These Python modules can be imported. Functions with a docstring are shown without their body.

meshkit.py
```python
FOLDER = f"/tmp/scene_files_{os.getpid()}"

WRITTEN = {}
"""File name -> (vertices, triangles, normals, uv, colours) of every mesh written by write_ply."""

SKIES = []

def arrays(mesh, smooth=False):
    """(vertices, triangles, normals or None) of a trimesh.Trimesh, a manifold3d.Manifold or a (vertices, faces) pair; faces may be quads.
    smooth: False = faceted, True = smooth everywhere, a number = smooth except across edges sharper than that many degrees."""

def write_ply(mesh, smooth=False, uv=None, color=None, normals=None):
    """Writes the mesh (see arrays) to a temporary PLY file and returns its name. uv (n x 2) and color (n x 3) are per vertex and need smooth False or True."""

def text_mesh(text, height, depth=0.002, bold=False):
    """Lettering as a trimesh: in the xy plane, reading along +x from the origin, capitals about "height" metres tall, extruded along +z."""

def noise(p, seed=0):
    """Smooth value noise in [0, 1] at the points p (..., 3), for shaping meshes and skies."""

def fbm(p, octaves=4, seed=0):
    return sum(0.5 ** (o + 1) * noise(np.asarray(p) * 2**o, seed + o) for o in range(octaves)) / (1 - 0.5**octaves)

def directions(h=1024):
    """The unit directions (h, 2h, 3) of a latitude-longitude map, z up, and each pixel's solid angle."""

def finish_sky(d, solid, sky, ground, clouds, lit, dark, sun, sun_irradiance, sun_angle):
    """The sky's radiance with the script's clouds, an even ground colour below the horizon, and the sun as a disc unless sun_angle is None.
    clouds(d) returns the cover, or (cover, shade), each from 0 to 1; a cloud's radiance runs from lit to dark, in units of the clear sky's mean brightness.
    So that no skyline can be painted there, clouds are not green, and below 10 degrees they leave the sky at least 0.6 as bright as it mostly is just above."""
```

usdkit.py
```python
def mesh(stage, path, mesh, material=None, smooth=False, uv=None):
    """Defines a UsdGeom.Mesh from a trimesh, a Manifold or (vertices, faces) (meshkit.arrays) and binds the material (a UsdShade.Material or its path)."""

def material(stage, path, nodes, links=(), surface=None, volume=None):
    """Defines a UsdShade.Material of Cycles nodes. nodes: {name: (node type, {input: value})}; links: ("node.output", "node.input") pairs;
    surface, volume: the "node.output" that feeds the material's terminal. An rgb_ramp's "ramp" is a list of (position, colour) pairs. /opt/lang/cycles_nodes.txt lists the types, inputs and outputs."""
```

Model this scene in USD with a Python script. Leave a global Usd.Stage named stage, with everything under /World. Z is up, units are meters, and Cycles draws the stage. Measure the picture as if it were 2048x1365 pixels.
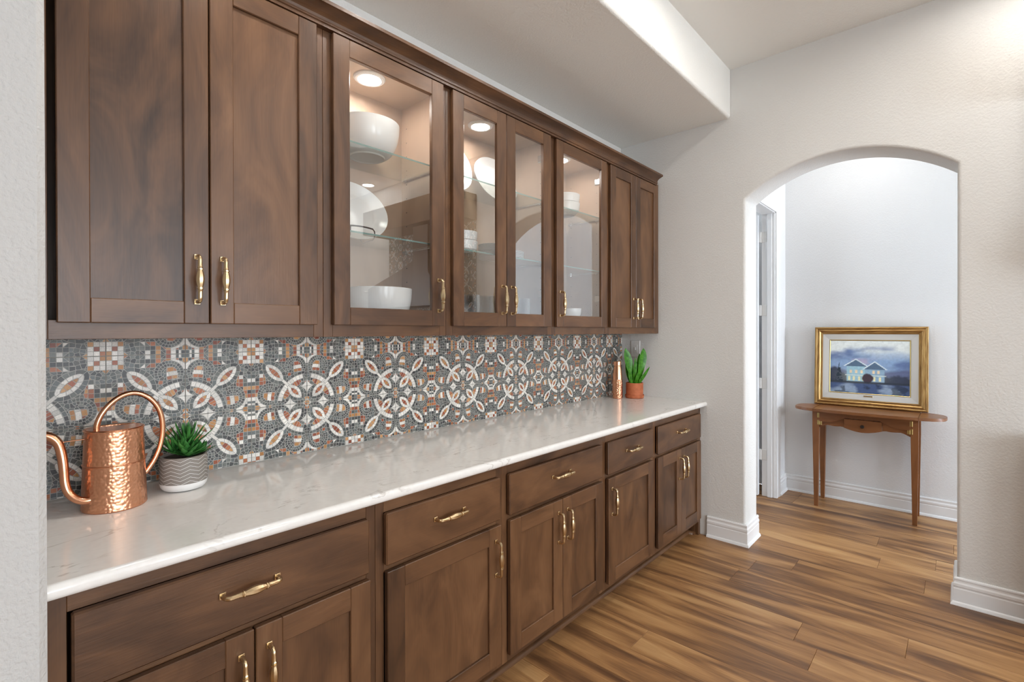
import math, random
import numpy as np, trimesh, usdkit, meshkit
import shapely
from shapely.geometry import Polygon, LineString, Point, box as sbox, MultiPoint
from shapely.ops import unary_union
from shapely import affinity
from pxr import Usd, UsdGeom, UsdLux, UsdShade, Sdf, Gf, Vt

stage = Usd.Stage.CreateInMemory()
UsdGeom.SetStageUpAxis(stage, 'Z')
UsdGeom.SetStageMetersPerUnit(stage, 1.0)
UsdGeom.Xform.Define(stage, '/World')
PI = math.pi

# ------------------------------------------------------------------ camera
F_PX, YAW, PITCH, ROLL = 993.26, 0.7346, 0.0034, -0.0021
CAM = np.array([0.0, -1.9398, 1.3974])
EXPOSURE = 0.10
_f = np.array([math.cos(YAW) * math.cos(PITCH), math.sin(YAW) * math.cos(PITCH), -math.sin(PITCH)])
_r = np.array([math.sin(YAW), -math.cos(YAW), 0.0])
_u = np.cross(_r, _f)
_r2 = _r * math.cos(ROLL) + _u * math.sin(ROLL)
_u2 = -_r * math.sin(ROLL) + _u * math.cos(ROLL)
cam = UsdGeom.Camera.Define(stage, '/World/camera')
cam.CreateHorizontalApertureAttr(36.0)
cam.CreateVerticalApertureAttr(36.0 * 1365 / 2048)
cam.CreateFocalLengthAttr(F_PX / 2048 * 36.0)
cam.CreateVerticalApertureOffsetAttr(-15.77 / 2048 * 36.0)
cam.CreateClippingRangeAttr(Gf.Vec2f(0.05, 200))
cam.CreateExposureAttr(EXPOSURE)
_m = Gf.Matrix4d(*_r2, 0, *_u2, 0, *(-_f), 0, *CAM, 1)
cam.AddTransformOp().Set(_m)

# ------------------------------------------------------------------ sky and daylight
dome = UsdLux.DomeLight.Define(stage, '/World/sky')
dome.CreateIntensityAttr(1.0)
dome.CreateColorAttr(Gf.Vec3f(0.75, 0.87, 1.0))
WINDOW_L = 8.2          # daylight radiance of the room's windows
HALL_L = 16.0            # daylight radiance of the hall's window
CAN_L = 190.0           # recessed ceiling lamps
PUCK_L = 150.0           # lamps inside the glass cabinets
def rect_light(path, w, h, pos, rot, power, color):
    l = UsdLux.RectLight.Define(stage, path)
    l.CreateWidthAttr(w); l.CreateHeightAttr(h); l.CreateIntensityAttr(power); l.CreateColorAttr(Gf.Vec3f(*color))
    l.AddTranslateOp().Set(Gf.Vec3d(*pos)); l.AddRotateXYZOp().Set(Gf.Vec3f(*rot))
# windows of the room behind the camera and of the hall (see window_1 .. window_4)
for i, x in enumerate((-2.2, 0.0, 2.2)):
    rect_light(f'/World/daylight_{i+1}', 1.5, 1.9, (x, -6.55, 1.55), (90, 0, 0), WINDOW_L * (0.6, 1.4, 0.8)[i], (0.90, 0.95, 1.0))
rect_light('/World/daylight_4', 0.9, 2.0, (4.26, -4.65, 1.25), (90, 0, 0), HALL_L, (0.78, 0.88, 1.0))

# ------------------------------------------------------------------ helpers
Looks = '/World/Looks'
UsdGeom.Scope.Define(stage, Looks)
counts, origin = {}, {}
def lin(r, g, b):
    c = np.array([r, g, b]) / 255.0
    return tuple(np.where(c <= 0.04045, c / 12.92, ((c + 0.055) / 1.055) ** 2.4).tolist())
def numbered(parent, name):
    k = counts[(parent, name)] = counts.get((parent, name), -1) + 1
    return f'{parent}/{name}' + (f'_{k:03d}' if k else '')
def ppath(p):
    return p if isinstance(p, str) else str(p.GetPath())
def tag(prim, label=None, cat=None, group=None, kind=None):
    for k, v in (('label', label), ('category', cat), ('group', group), ('kind', kind)):
        if v: prim.SetCustomDataByKey(k, v)
    return prim
def thing(name, loc, label=None, cat=None, group=None, kind=None):
    path = numbered('/World', name)
    x = UsdGeom.Xform.Define(stage, path)
    x.AddTranslateOp().Set(Gf.Vec3d(*map(float, loc)))
    origin[path] = np.array(loc, float)
    return tag(x.GetPrim(), label, cat, group, kind)
R = random.Random(7)
GR = {'z': [0, 1, 2], 'x': [1, 2, 0], 'y': [2, 0, 1]}
def obj(name, mesh, mat, parent='/World', smooth=30, grain=None, color=None, label=None, cat=None, group=None, kind=None, off=None):
    """One Mesh prim; mesh given in world coordinates. grain: axis of the wood grain; color: per-vertex colours."""
    pp = ppath(parent)
    path = numbered(pp, name)
    o = origin.get(pp)
    o = np.zeros(3) if o is None else o
    origin[path] = o
    v, f, n = meshkit.arrays(mesh, smooth)
    wv = v.copy()
    v = v - o
    m = UsdGeom.Mesh.Define(stage, path)
    m.CreatePointsAttr(Vt.Vec3fArray.FromNumpy(v.astype(np.float32)))
    m.CreateFaceVertexCountsAttr(Vt.IntArray.FromNumpy(np.full(len(f), 3, np.int32)))
    m.CreateFaceVertexIndicesAttr(Vt.IntArray.FromNumpy(f.astype(np.int32).ravel()))
    m.CreateSubdivisionSchemeAttr('none')
    if n is not None:
        m.CreateNormalsAttr(Vt.Vec3fArray.FromNumpy(n.astype(np.float32)))
        m.SetNormalsInterpolation('vertex')
    api = UsdGeom.PrimvarsAPI(m)
    if grain:
        d = np.array([R.uniform(0, 60), R.uniform(0, 60), R.uniform(0, 60)]) if off is None else np.array(off)
        c = wv[:, GR[grain]] + d
        api.CreatePrimvar('co', Sdf.ValueTypeNames.Float3Array, 'vertex').Set(Vt.Vec3fArray.FromNumpy(c.astype(np.float32)))
    if color is not None:
        api.CreatePrimvar('Cd', Sdf.ValueTypeNames.Color3fArray, 'vertex').Set(Vt.Vec3fArray.FromNumpy(np.asarray(color, np.float32)))
    UsdShade.MaterialBindingAPI.Apply(m.GetPrim()).Bind(M[mat])
    return tag(m.GetPrim(), label, cat, group, kind)
def cat_(*ms):
    ms = [a for b in ms for a in (b if isinstance(b, (list, tuple)) else [b])]
    return trimesh.util.concatenate(ms)
_F = None
def bx(x0, x1, y0, y1, z0, z1, b=0.0):
    """box with chamfered edges"""
    x0, x1 = sorted((x0, x1)); y0, y1 = sorted((y0, y1)); z0, z1 = sorted((z0, z1))
    if b <= 0:
        return trimesh.creation.box(bounds=[[x0, y0, z0], [x1, y1, z1]])
    b = min(b, (x1 - x0) / 2.1, (y1 - y0) / 2.1, (z1 - z0) / 2.1)
    p = []
    for sx in (0, 1):
        for sy in (0, 1):
            for sz in (0, 1):
                X, Y, Z = (x0, x1)[sx], (y0, y1)[sy], (z0, z1)[sz]
                dx, dy, dz = b * (1 - 2 * sx), b * (1 - 2 * sy), b * (1 - 2 * sz)
                p += [(X, Y + dy, Z + dz), (X + dx, Y, Z + dz), (X + dx, Y + dy, Z)]
    return trimesh.Trimesh(p, process=False).convex_hull
def ext_x(poly, x0, x1):     # poly in (y, z)
    m = trimesh.creation.extrude_polygon(poly, x1 - x0, engine='earcut'); v = m.vertices
    m.vertices = np.column_stack([v[:, 2] + x0, v[:, 0], v[:, 1]]); return m
def ext_y(poly, y0, y1):     # poly in (z, x)
    m = trimesh.creation.extrude_polygon(poly, y1 - y0, engine='earcut'); v = m.vertices
    m.vertices = np.column_stack([v[:, 1], v[:, 2] + y0, v[:, 0]]); return m
def ext_z(poly, z0, z1):
    m = trimesh.creation.extrude_polygon(poly, z1 - z0, engine='earcut'); m.apply_translation((0, 0, z0)); return m
def lathe(prof, loc=(0, 0, 0), n=48, sx=1.0, sy=1.0):
    """prof: (r, z) from the axis at the bottom, around, to the axis: closed solid"""
    P = np.array(prof, float); k = len(P); a = np.arange(n) * 2 * PI / n
    v = np.stack([P[:, 0][None] * np.cos(a)[:, None] * sx, P[:, 0][None] * np.sin(a)[:, None] * sy, np.repeat(P[:, 1][None], n, 0)], -1).reshape(-1, 3)
    f = []
    for i in range(n):
        j = (i + 1) % n
        for q in range(k - 1):
            A, B, C, D = i * k + q, j * k + q, j * k + q + 1, i * k + q + 1
            if P[q, 0] > 1e-9: f.append((A, B, C))
            if P[q + 1, 0] > 1e-9: f.append((A, C, D))
    m = trimesh.Trimesh(v + np.array(loc), f, process=False)
    m.merge_vertices(); return m
def tube(pts, rad, sides=12, closed=False, up=(0, 0, 1), flat=1.0):
    p = np.asarray(pts, float); n = len(p); rad = np.broadcast_to(rad, (n,))
    t = np.gradient(p, axis=0) if not closed else np.roll(p, -1, 0) - np.roll(p, 1, 0)
    t /= np.linalg.norm(t, axis=1, keepdims=True) + 1e-12
    ref = np.array(up, float); A = np.zeros_like(p)
    prev = None
    for i in range(n):
        a = ref - t[i] * (ref @ t[i]) if prev is None else prev - t[i] * (prev @ t[i])
        if np.linalg.norm(a) < 1e-6: a = np.cross(t[i], [1, 0.3, 0])
        a /= np.linalg.norm(a); A[i] = a; prev = a
    B = np.cross(t, A); ang = np.arange(sides) * 2 * PI / sides + PI / sides
    v = p[:, None] + rad[:, None, None] * (np.cos(ang)[None, :, None] * A[:, None] * flat + np.sin(ang)[None, :, None] * B[:, None])
    f = []
    for i in range(n - (0 if closed else 1)):
        k = (i + 1) % n
        for j in range(sides):
            q = (j + 1) % sides
            f += [(i * sides + j, k * sides + q, i * sides + q), (i * sides + j, k * sides + j, k * sides + q)]
    if not closed:
        for j in range(1, sides - 1):
            f += [(0, j, j + 1), ((n - 1) * sides, (n - 1) * sides + j + 1, (n - 1) * sides + j)]
    m = trimesh.Trimesh(v.reshape(-1, 3), f, process=False)
    if m.volume < 0: m.invert()
    return m
def spline(pts, n=40):
    from scipy.interpolate import CubicSpline
    p = np.asarray(pts, float); s = np.r_[0, np.cumsum(np.linalg.norm(np.diff(p, axis=0), axis=1))]
    return CubicSpline(s, p)(np.linspace(0, s[-1], n))
def sweep_plan(path, prof, side=1):
    """moulding: profile (out, z) swept along a plan polyline with mitred corners; 'out' is to the right of travel for side=1"""
    P = np.array(path, float); n = len(P)
    d = np.diff(P, axis=0); d /= np.linalg.norm(d, axis=1, keepdims=True)
    nr = np.column_stack([d[:, 1], -d[:, 0]]) * side
    off = []
    for i in range(n):
        if i == 0: o = nr[0]
        elif i == n - 1: o = nr[-1]
        else:
            o = nr[i - 1] + nr[i]; o = o / (1 + nr[i - 1] @ nr[i])
        off.append(o)
    prof = np.array(prof, float); k = len(prof); v = []
    for i in range(n):
        for (a, z) in prof: v.append((P[i, 0] + off[i][0] * a, P[i, 1] + off[i][1] * a, z))
    f = []
    for i in range(n - 1):
        for q in range(k):
            w = (q + 1) % k
            f += [(i * k + q, (i + 1) * k + q, (i + 1) * k + w), (i * k + q, (i + 1) * k + w, i * k + w)]
    pts2, tri = trimesh.creation.triangulate_polygon(Polygon(prof), engine='earcut')
    from scipy.spatial import cKDTree
    idx = cKDTree(prof).query(pts2)[1]
    for t in tri:
        a, b, c = idx[t]; f += [(a, b, c), ((n - 1) * k + a, (n - 1) * k + c, (n - 1) * k + b)]
    m = trimesh.Trimesh(np.array(v), f, process=False); trimesh.repair.fix_normals(m)
    return m

# ------------------------------------------------------------------ materials
M = {}
def mat(name, nodes, links=(), surface='p.BSDF'):
    M[name] = usdkit.material(stage, f'{Looks}/{name}', nodes, links, surface=surface)
def plain(name, col, rough=0.5, metal=0.0, **kw):
    mat(name, {'p': ('principled_bsdf', {'base_color': col, 'roughness': rough, 'metallic': metal, **kw})})
def paint(name, col, scale, dist, strength=1.0, rough=0.75):
    mat(name, {'t': ('texture_coordinate', {}), 'g': ('geometry', {}),
               'n': ('noise_texture', {'scale': scale, 'detail': 2.0, 'roughness': 0.5}),
               'r': ('map_range', {'from_min': 0.38, 'from_max': 0.62, 'to_min': 0, 'to_max': 1, 'clamp': True}),
               'b': ('bump', {'strength': strength, 'distance': dist}),
               'p': ('principled_bsdf', {'base_color': col, 'roughness': rough, 'specular_ior_level': 0.3})},
        [('g.position', 'n.vector'), ('n.fac', 'r.value'), ('r.result', 'b.height'), ('b.normal', 'p.normal')])
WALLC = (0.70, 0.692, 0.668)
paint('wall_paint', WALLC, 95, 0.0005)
paint('wall_paint_near_darkened', (0.545, 0.54, 0.527), 110, 0.0008)  # same paint as the other walls, darkened to offset strong window light
paint('hall_paint', (0.76, 0.76, 0.76), 95, 0.0004)
paint('ceiling_paint', (0.83, 0.825, 0.79), 95, 0.0005)
paint('soffit_paint', (0.84, 0.835, 0.80), 95, 0.0005)
plain('trim_white', (0.80, 0.80, 0.80), 0.35)
plain('door_white', (0.80, 0.81, 0.82), 0.35)
plain('white_plastic', (0.75, 0.74, 0.72), 0.35)

def wood(name, ramp, blotch=0.5, fine=0.14, rough=0.36, bump=0.0006, coat=0.0, sc=(1, 1, 1), mixdark=(0.35, 0.3, 0.3)):
    """stained wood; grain runs along the third axis of the mesh attribute 'co'"""
    mat(name, {
        'a': ('attribute', {'attribute': 'co'}),
        'm1': ('mapping', {'mapping_type': 'point', 'scale': (7 * sc[0], 7 * sc[1], 2.4 * sc[2])}),
        'n1': ('noise_texture', {'scale': 1.0, 'detail': 4.0, 'roughness': 0.55, 'distortion': 1.5}),
        'm2': ('mapping', {'mapping_type': 'point', 'scale': (230, 230, 9)}),
        'n2': ('noise_texture', {'scale': 1.0, 'detail': 3.0, 'roughness': 0.6}),
        'm3': ('mapping', {'mapping_type': 'point', 'scale': (0.35, 0.35, 0.35)}),
        'n3': ('noise_texture', {'scale': 1.0, 'detail': 0.0}),
        's': ('math', {'math_type': 'multiply_add', 'value2': blotch}),
        's2': ('math', {'math_type': 'multiply_add', 'value2': fine}),
        's3': ('math', {'math_type': 'multiply_add', 'value2': 0.6, 'value3': 0.20 - 0.5 * blotch - 0.5 * fine}),
        'c': ('rgb_ramp', {'ramp': ramp}),
        'b': ('bump', {'strength': 0.35, 'distance': bump}),
        'p': ('principled_bsdf', {'roughness': rough, 'coat_weight': coat, 'coat_roughness': 0.22})},
        [('a.vector', 'm1.vector'), ('m1.vector', 'n1.vector'), ('a.vector', 'm2.vector'), ('m2.vector', 'n2.vector'),
         ('a.vector', 'm3.vector'), ('m3.vector', 'n3.vector'),
         ('n3.fac', 's3.value1'), ('n2.fac', 's2.value1'), ('s3.value', 's2.value3'), ('n1.fac', 's.value1'), ('s2.value', 's.value3'),
         ('s.value', 'c.fac'), ('c.color', 'p.base_color'), ('n2.fac', 'b.height'), ('b.normal', 'p.normal')])
wood('brown_stained_wood', [(0.10, lin(48, 31, 20)), (0.36, lin(80, 54, 35)), (0.55, lin(100, 69, 45)), (0.85, lin(122, 87, 59))], blotch=0.95, fine=0.16, rough=0.36)
wood('cabinet_interior_wood', [(0.2, lin(150, 124, 104)), (0.5, lin(170, 143, 121)), (0.8, lin(184, 157, 134))], blotch=0.4, rough=0.5)
wood('table_wood', [(0.2, lin(100, 61, 35)), (0.5, lin(132, 85, 50)), (0.8, lin(154, 103, 63))], blotch=0.5, rough=0.32)
mat('floor_wood', {
    'a': ('attribute', {'attribute': 'co'}),
    'm1': ('mapping', {'mapping_type': 'point', 'scale': (8.5, 8.5, 1.15)}),
    'n1': ('noise_texture', {'scale': 1.0, 'detail': 4.0, 'roughness': 0.5, 'distortion': 1.1}),
    'm2': ('mapping', {'mapping_type': 'point', 'scale': (150, 150, 5)}),
    'n2': ('noise_texture', {'scale': 1.0, 'detail': 3.0, 'roughness': 0.65}),
    'm3': ('mapping', {'mapping_type': 'point', 'scale': (0.3, 0.3, 0.3)}),
    'n3': ('noise_texture', {'scale': 1.0, 'detail': 0.0}),
    's': ('math', {'math_type': 'multiply_add', 'value2': 1.65}),
    's2': ('math', {'math_type': 'multiply_add', 'value2': 0.42}),
    's3': ('math', {'math_type': 'multiply_add', 'value2': 0.34, 'value3': -0.705}),
    'c': ('rgb_ramp', {'ramp': [(0.04, lin(84, 56, 36)), (0.28, lin(118, 83, 53)), (0.48, lin(154, 112, 71)), (0.68, lin(178, 135, 88)), (0.95, lin(196, 157, 109))]}),
    'b': ('bump', {'strength': 0.3, 'distance': 0.0006}),
    'p': ('principled_bsdf', {'roughness': 0.42})},
    [('a.vector', 'm1.vector'), ('m1.vector', 'n1.vector'), ('a.vector', 'm2.vector'), ('m2.vector', 'n2.vector'),
     ('a.vector', 'm3.vector'), ('m3.vector', 'n3.vector'),
     ('n3.fac', 's3.value1'), ('n2.fac', 's2.value1'), ('s3.value', 's2.value3'), ('n1.fac', 's.value1'), ('s2.value', 's.value3'),
     ('s.value', 'c.fac'), ('c.color', 'p.base_color'), ('n2.fac', 'b.height'), ('b.normal', 'p.normal')])
mat('quartz', {
    'g': ('geometry', {}),
    'm': ('mapping', {'mapping_type': 'point', 'rotation': (0, 0, 0.5), 'scale': (1.0, 2.6, 1.0)}),
    'n': ('noise_texture', {'scale': 2.1, 'detail': 6.0, 'roughness': 0.62, 'distortion': 0.6}),
    'd': ('math', {'math_type': 'subtract', 'value2': 0.5}), 'ab': ('math', {'math_type': 'absolute'}),
    'c': ('rgb_ramp', {'ramp': [(0.0, (1, 1, 1)), (0.0035, (0.75, 0.75, 0.75)), (0.010, (0.0, 0.0, 0.0)), (1, (0, 0, 0))]}),
    'n2': ('noise_texture', {'scale': 7.0, 'detail': 3.0}),
    'r2': ('map_range', {'from_min': 0.46, 'from_max': 0.62, 'to_min': 0.0, 'to_max': 0.55, 'clamp': True}),
    'mu': ('math', {'math_type': 'multiply'}),
    'n3': ('noise_texture', {'scale': 60.0, 'detail': 2.0}),
    'c3': ('rgb_ramp', {'ramp': [(0.3, (0.79, 0.775, 0.748)), (0.7, (0.825, 0.812, 0.785))]}),
    'x': ('mix', {'color2': (0.36, 0.32, 0.28)}),
    'p': ('principled_bsdf', {'roughness': 0.13})},
    [('g.position', 'm.vector'), ('m.vector', 'n.vector'), ('n.fac', 'd.value1'), ('d.value', 'ab.value1'), ('ab.value', 'c.fac'),
     ('g.position', 'n2.vector'), ('n2.fac', 'r2.value'), ('r2.result', 'mu.value1'), ('c.color', 'mu.value2'), ('mu.value', 'x.fac'),
     ('g.position', 'n3.vector'), ('n3.fac', 'c3.fac'), ('c3.color', 'x.color1'), ('x.color', 'p.base_color')])
def hammered(name, col, scale, dist, rough):
    mat(name, {'t': ('texture_coordinate', {}),
               'v': ('voronoi_texture', {'scale': scale, 'feature': 'smooth_f1', 'smoothness': 0.35, 'randomness': 0.75}),
               'b': ('bump', {'strength': 0.9, 'distance': dist, 'invert': True}),
               'p': ('principled_bsdf', {'base_color': col, 'metallic': 1.0, 'roughness': rough})},
        [('t.object', 'v.vector'), ('v.distance', 'b.height'), ('b.normal', 'p.normal')])
COPPER = (0.80, 0.40, 0.235)
hammered('hammered_copper', COPPER, 110, 0.0016, 0.3)
hammered('hammered_copper_fine', COPPER, 105, 0.0035, 0.25)
plain('copper', COPPER, 0.24, 1.0)
plain('copper_dark', (0.05, 0.03, 0.02), 0.5, 0.6)
plain('brass', (0.66, 0.51, 0.31), 0.3, 1.0)
plain('old_brass', (0.50, 0.38, 0.16), 0.35, 1.0)
plain('dark_knob', (0.06, 0.05, 0.045), 0.35, 0.7)
plain('chrome', (0.75, 0.75, 0.75), 0.2, 1.0)
plain('black_wire', (0.015, 0.015, 0.015), 0.4)
plain('porcelain', (0.80, 0.79, 0.77), 0.18)
plain('porcelain_rim', (0.55, 0.47, 0.36), 0.3)
plain('grey_ceramic', (0.235, 0.208, 0.182), 0.6)
plain('white_ceramic', (0.80, 0.79, 0.77), 0.45)
plain('soil', (0.03, 0.022, 0.015), 0.9)
plain('lamp_trim', (0.85, 0.85, 0.85), 0.4)
plain('grout', lin(176, 172, 164), 0.7)
plain('tesserae_grout', lin(172, 170, 164), 0.5)
plain('hole', (0.02, 0.015, 0.01), 0.9)
plain('dark_gap', (0.30, 0.34, 0.35), 0.9)
plain('hood_dark', lin(84, 62, 50), 0.35)
plain('frame_liner', (0.66, 0.64, 0.60), 0.8)
mat('terracotta', {'t': ('texture_coordinate', {}), 'n': ('noise_texture', {'scale': 30, 'detail': 4}),
    'c': ('rgb_ramp', {'ramp': [(0.3, lin(170, 92, 56)), (0.7, lin(198, 114, 74))]}), 'p': ('principled_bsdf', {'roughness': 0.75})},
    [('t.object', 'n.vector'), ('n.fac', 'c.fac'), ('c.color', 'p.base_color')])
mat('gold_leaf', {'a': ('attribute', {'attribute': 'co'}), 'm': ('mapping', {'mapping_type': 'point', 'scale': (120, 120, 8)}),
    'n': ('noise_texture', {'scale': 1, 'detail': 4}),
    'c': ('rgb_ramp', {'ramp': [(0.3, (0.24, 0.12, 0.04)), (0.55, (0.44, 0.26, 0.09)), (0.75, (0.60, 0.40, 0.17))]}),
    'p': ('principled_bsdf', {'roughness': 0.34, 'metallic': 0.75})},
    [('a.vector', 'm.vector'), ('m.vector', 'n.vector'), ('n.fac', 'c.fac'), ('c.color', 'p.base_color')])
def leafmat(name, c1, c2, rough):
    mat(name, {'g': ('geometry', {}), 'n': ('noise_texture', {'scale': 45, 'detail': 3}),
        'c': ('rgb_ramp', {'ramp': [(0.3, c1), (0.7, c2)]}),
        'p': ('principled_bsdf', {'roughness': rough}), 't': ('translucent_bsdf', {}), 'x': ('mix_closure', {'fac': 0.25})},
        [('g.position', 'n.vector'), ('n.fac', 'c.fac'), ('c.color', 'p.base_color'), ('c.color', 't.color'), ('p.BSDF', 'x.closure1'), ('t.BSDF', 'x.closure2')], 'x.closure')
leafmat('succulent_leaf', lin(44, 104, 46), lin(92, 166, 80), 0.4)
leafmat('broad_leaf', lin(50, 118, 22), lin(96, 172, 48), 0.3)
def glass(name, tint, ior=1.5, glossy=(1, 1, 1), k=4.6):
    # reflection on the entry face only: at the exit face the node would give total reflection
    mat(name, {'f': ('fresnel', {'IOR': ior}), 'q': ('geometry', {}), 'i': ('math', {'math_type': 'subtract', 'value1': k}),
               'u': ('math', {'math_type': 'multiply', 'use_clamp': True}), 'bm': ('math', {'math_type': 'multiply', 'value2': k}), 't': ('transparent_bsdf', {'color': tint}), 'g': ('glossy_bsdf', {'color': glossy, 'roughness': 0.0}), 'x': ('mix_closure', {})},
        [('q.backfacing', 'bm.value1'), ('bm.value', 'i.value2'), ('f.fac', 'u.value1'), ('i.value', 'u.value2'), ('u.value', 'x.fac'), ('t.BSDF', 'x.closure1'), ('g.BSDF', 'x.closure2')], 'x.closure')
glass('pane_glass', (0.98, 0.985, 0.98), 1.52)
glass('shelf_glass', (0.90, 0.94, 0.92), 1.45, k=1.4)
mat('tumbler_glass', {'f': ('layer_weight', {'blend': 0.30}), 'h': ('math', {'math_type': 'multiply', 'value2': 0.85}), 't': ('transparent_bsdf', {'color': (0.97, 0.975, 0.975)}), 'g': ('principled_bsdf', {'base_color': (0.85, 0.87, 0.88), 'roughness': 0.08}), 'x': ('mix_closure', {})},  # white mixed in at glancing angles stands in for bright edge reflections
    [('f.facing', 'h.value1'), ('h.value', 'x.fac'), ('t.BSDF', 'x.closure1'), ('g.BSDF', 'x.closure2')], 'x.closure')
mat('shelf_edge', {'t': ('transparent_bsdf', {'color': (0.55, 0.75, 0.70)}), 'g': ('principled_bsdf', {'base_color': (0.30, 0.46, 0.43), 'roughness': 0.15}), 'x': ('mix_closure', {'fac': 0.55})},
    [('t.BSDF', 'x.closure1'), ('g.BSDF', 'x.closure2')], 'x.closure')
def emit(name, col, s):
    mat(name, {'e': ('emission', {'color': col, 'strength': s})}, [], 'e.emission')
emit('lamp_lens', (1.0, 0.96, 0.90), CAN_L)
emit('hall_lens', (1.0, 0.98, 0.95), CAN_L * 0.8)
emit('puck_lens', (1.0, 0.97, 0.93), PUCK_L)
mat('mosaic_print', {'a': ('attribute', {'attribute': 'Cd'}), 'g': ('geometry', {}), 'n': ('noise_texture', {'scale': 260, 'detail': 3}),
    'r': ('map_range', {'from_min': 0.3, 'from_max': 0.7, 'to_min': 0.84, 'to_max': 1.14, 'clamp': True}),
    'x': ('vector_math', {'math_type': 'scale'}), 'p': ('principled_bsdf', {'roughness': 0.38})},
    [('g.position', 'n.vector'), ('n.fac', 'r.value'), ('a.color', 'x.vector1'), ('r.result', 'x.scale'), ('x.vector', 'p.base_color')])
mat('canvas_print', {'a': ('attribute', {'attribute': 'Cd'}), 'p': ('principled_bsdf', {'roughness': 0.5})}, [('a.color', 'p.base_color')])

# ------------------------------------------------------------------ the room shell
W, W1, W2 = 3.403, 3.643, 4.88       # far wall, its back face, hall back wall
ZC, ZS = 3.12, 2.803
YB, XL = -6.5, -9.0                  # wall behind the camera, left wall
def struct(name, mesh, m, parent='/World', **k):
    return obj(name, mesh, m, parent, kind=None if parent != '/World' else 'structure', **k)
flo = thing('floor', (0, 0, -0.012), 'brown wood plank floor running from the cabinets into the hall', 'floor', kind='structure')
obj('subfloor', bx(XL, W2, YB, 0.9, -0.06, -0.0125), 'hole', flo)
pw, pr = 0.182, random.Random(11)
k0 = -24
obj('floor_beyond', bx(XL, 2.325 + k0 * pw, YB, 0.0, -0.012, 0.0), 'floor_wood', flo, smooth=False, grain='y')
x = 2.325 + k0 * pw
PLEN = 1.82
row = 0
while x < W2:
    a, b = max(x, XL), min(x + pw, W2)
    y1 = 0.0 if b < W - 0.01 else (0.9 if a > W1 else 0.9)
    y = y1 + pr.uniform(0, PLEN) * 0.999
    nearrow = x > 0.2
    while y > YB:
        t, s = min(y, y1), max(y - PLEN, YB)
        if t - s > 0.03 and b - a > 0.01:
            obj('plank', bx(a + 0.0004, b - 0.0004, s + 0.0004, t - 0.0004, -0.012, 0.0, 0.0012), 'floor_wood', flo, smooth=False, grain='y')
        y -= PLEN
    x += pw; row += 1

struct('wall_back', bx(XL, W, 0.0, 0.15, 0, ZC), 'wall_paint', label='off-white wall carrying the mosaic splash and the cabinets', cat='wall')
struct('wall_near', cat_(bx(-1.6, 0.105, -0.68, -0.002, 0, ZC, 0.012)), 'wall_paint_near_darkened', label='textured off-white wall end at the left of the cabinets', cat='wall')
struct('wall_left', bx(XL - 0.15, XL, YB, 0.15, 0, ZC), 'wall_paint', label='plain left wall of the room', cat='wall')
pcs, xs = [], [XL, -2.95, -1.45, -0.75, 0.75, 1.45, 2.95, W]
for i in range(7):
    if i % 2 == 0: pcs.append(bx(xs[i], xs[i + 1], YB - 0.15, YB, 0, ZC))
    else: pcs += [bx(xs[i], xs[i + 1], YB - 0.15, YB, 0, 0.6), bx(xs[i], xs[i + 1], YB - 0.15, YB, 2.5, ZC)]
struct('wall_front', cat_(pcs), 'wall_paint', label='window wall behind the camera', cat='wall')
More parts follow.
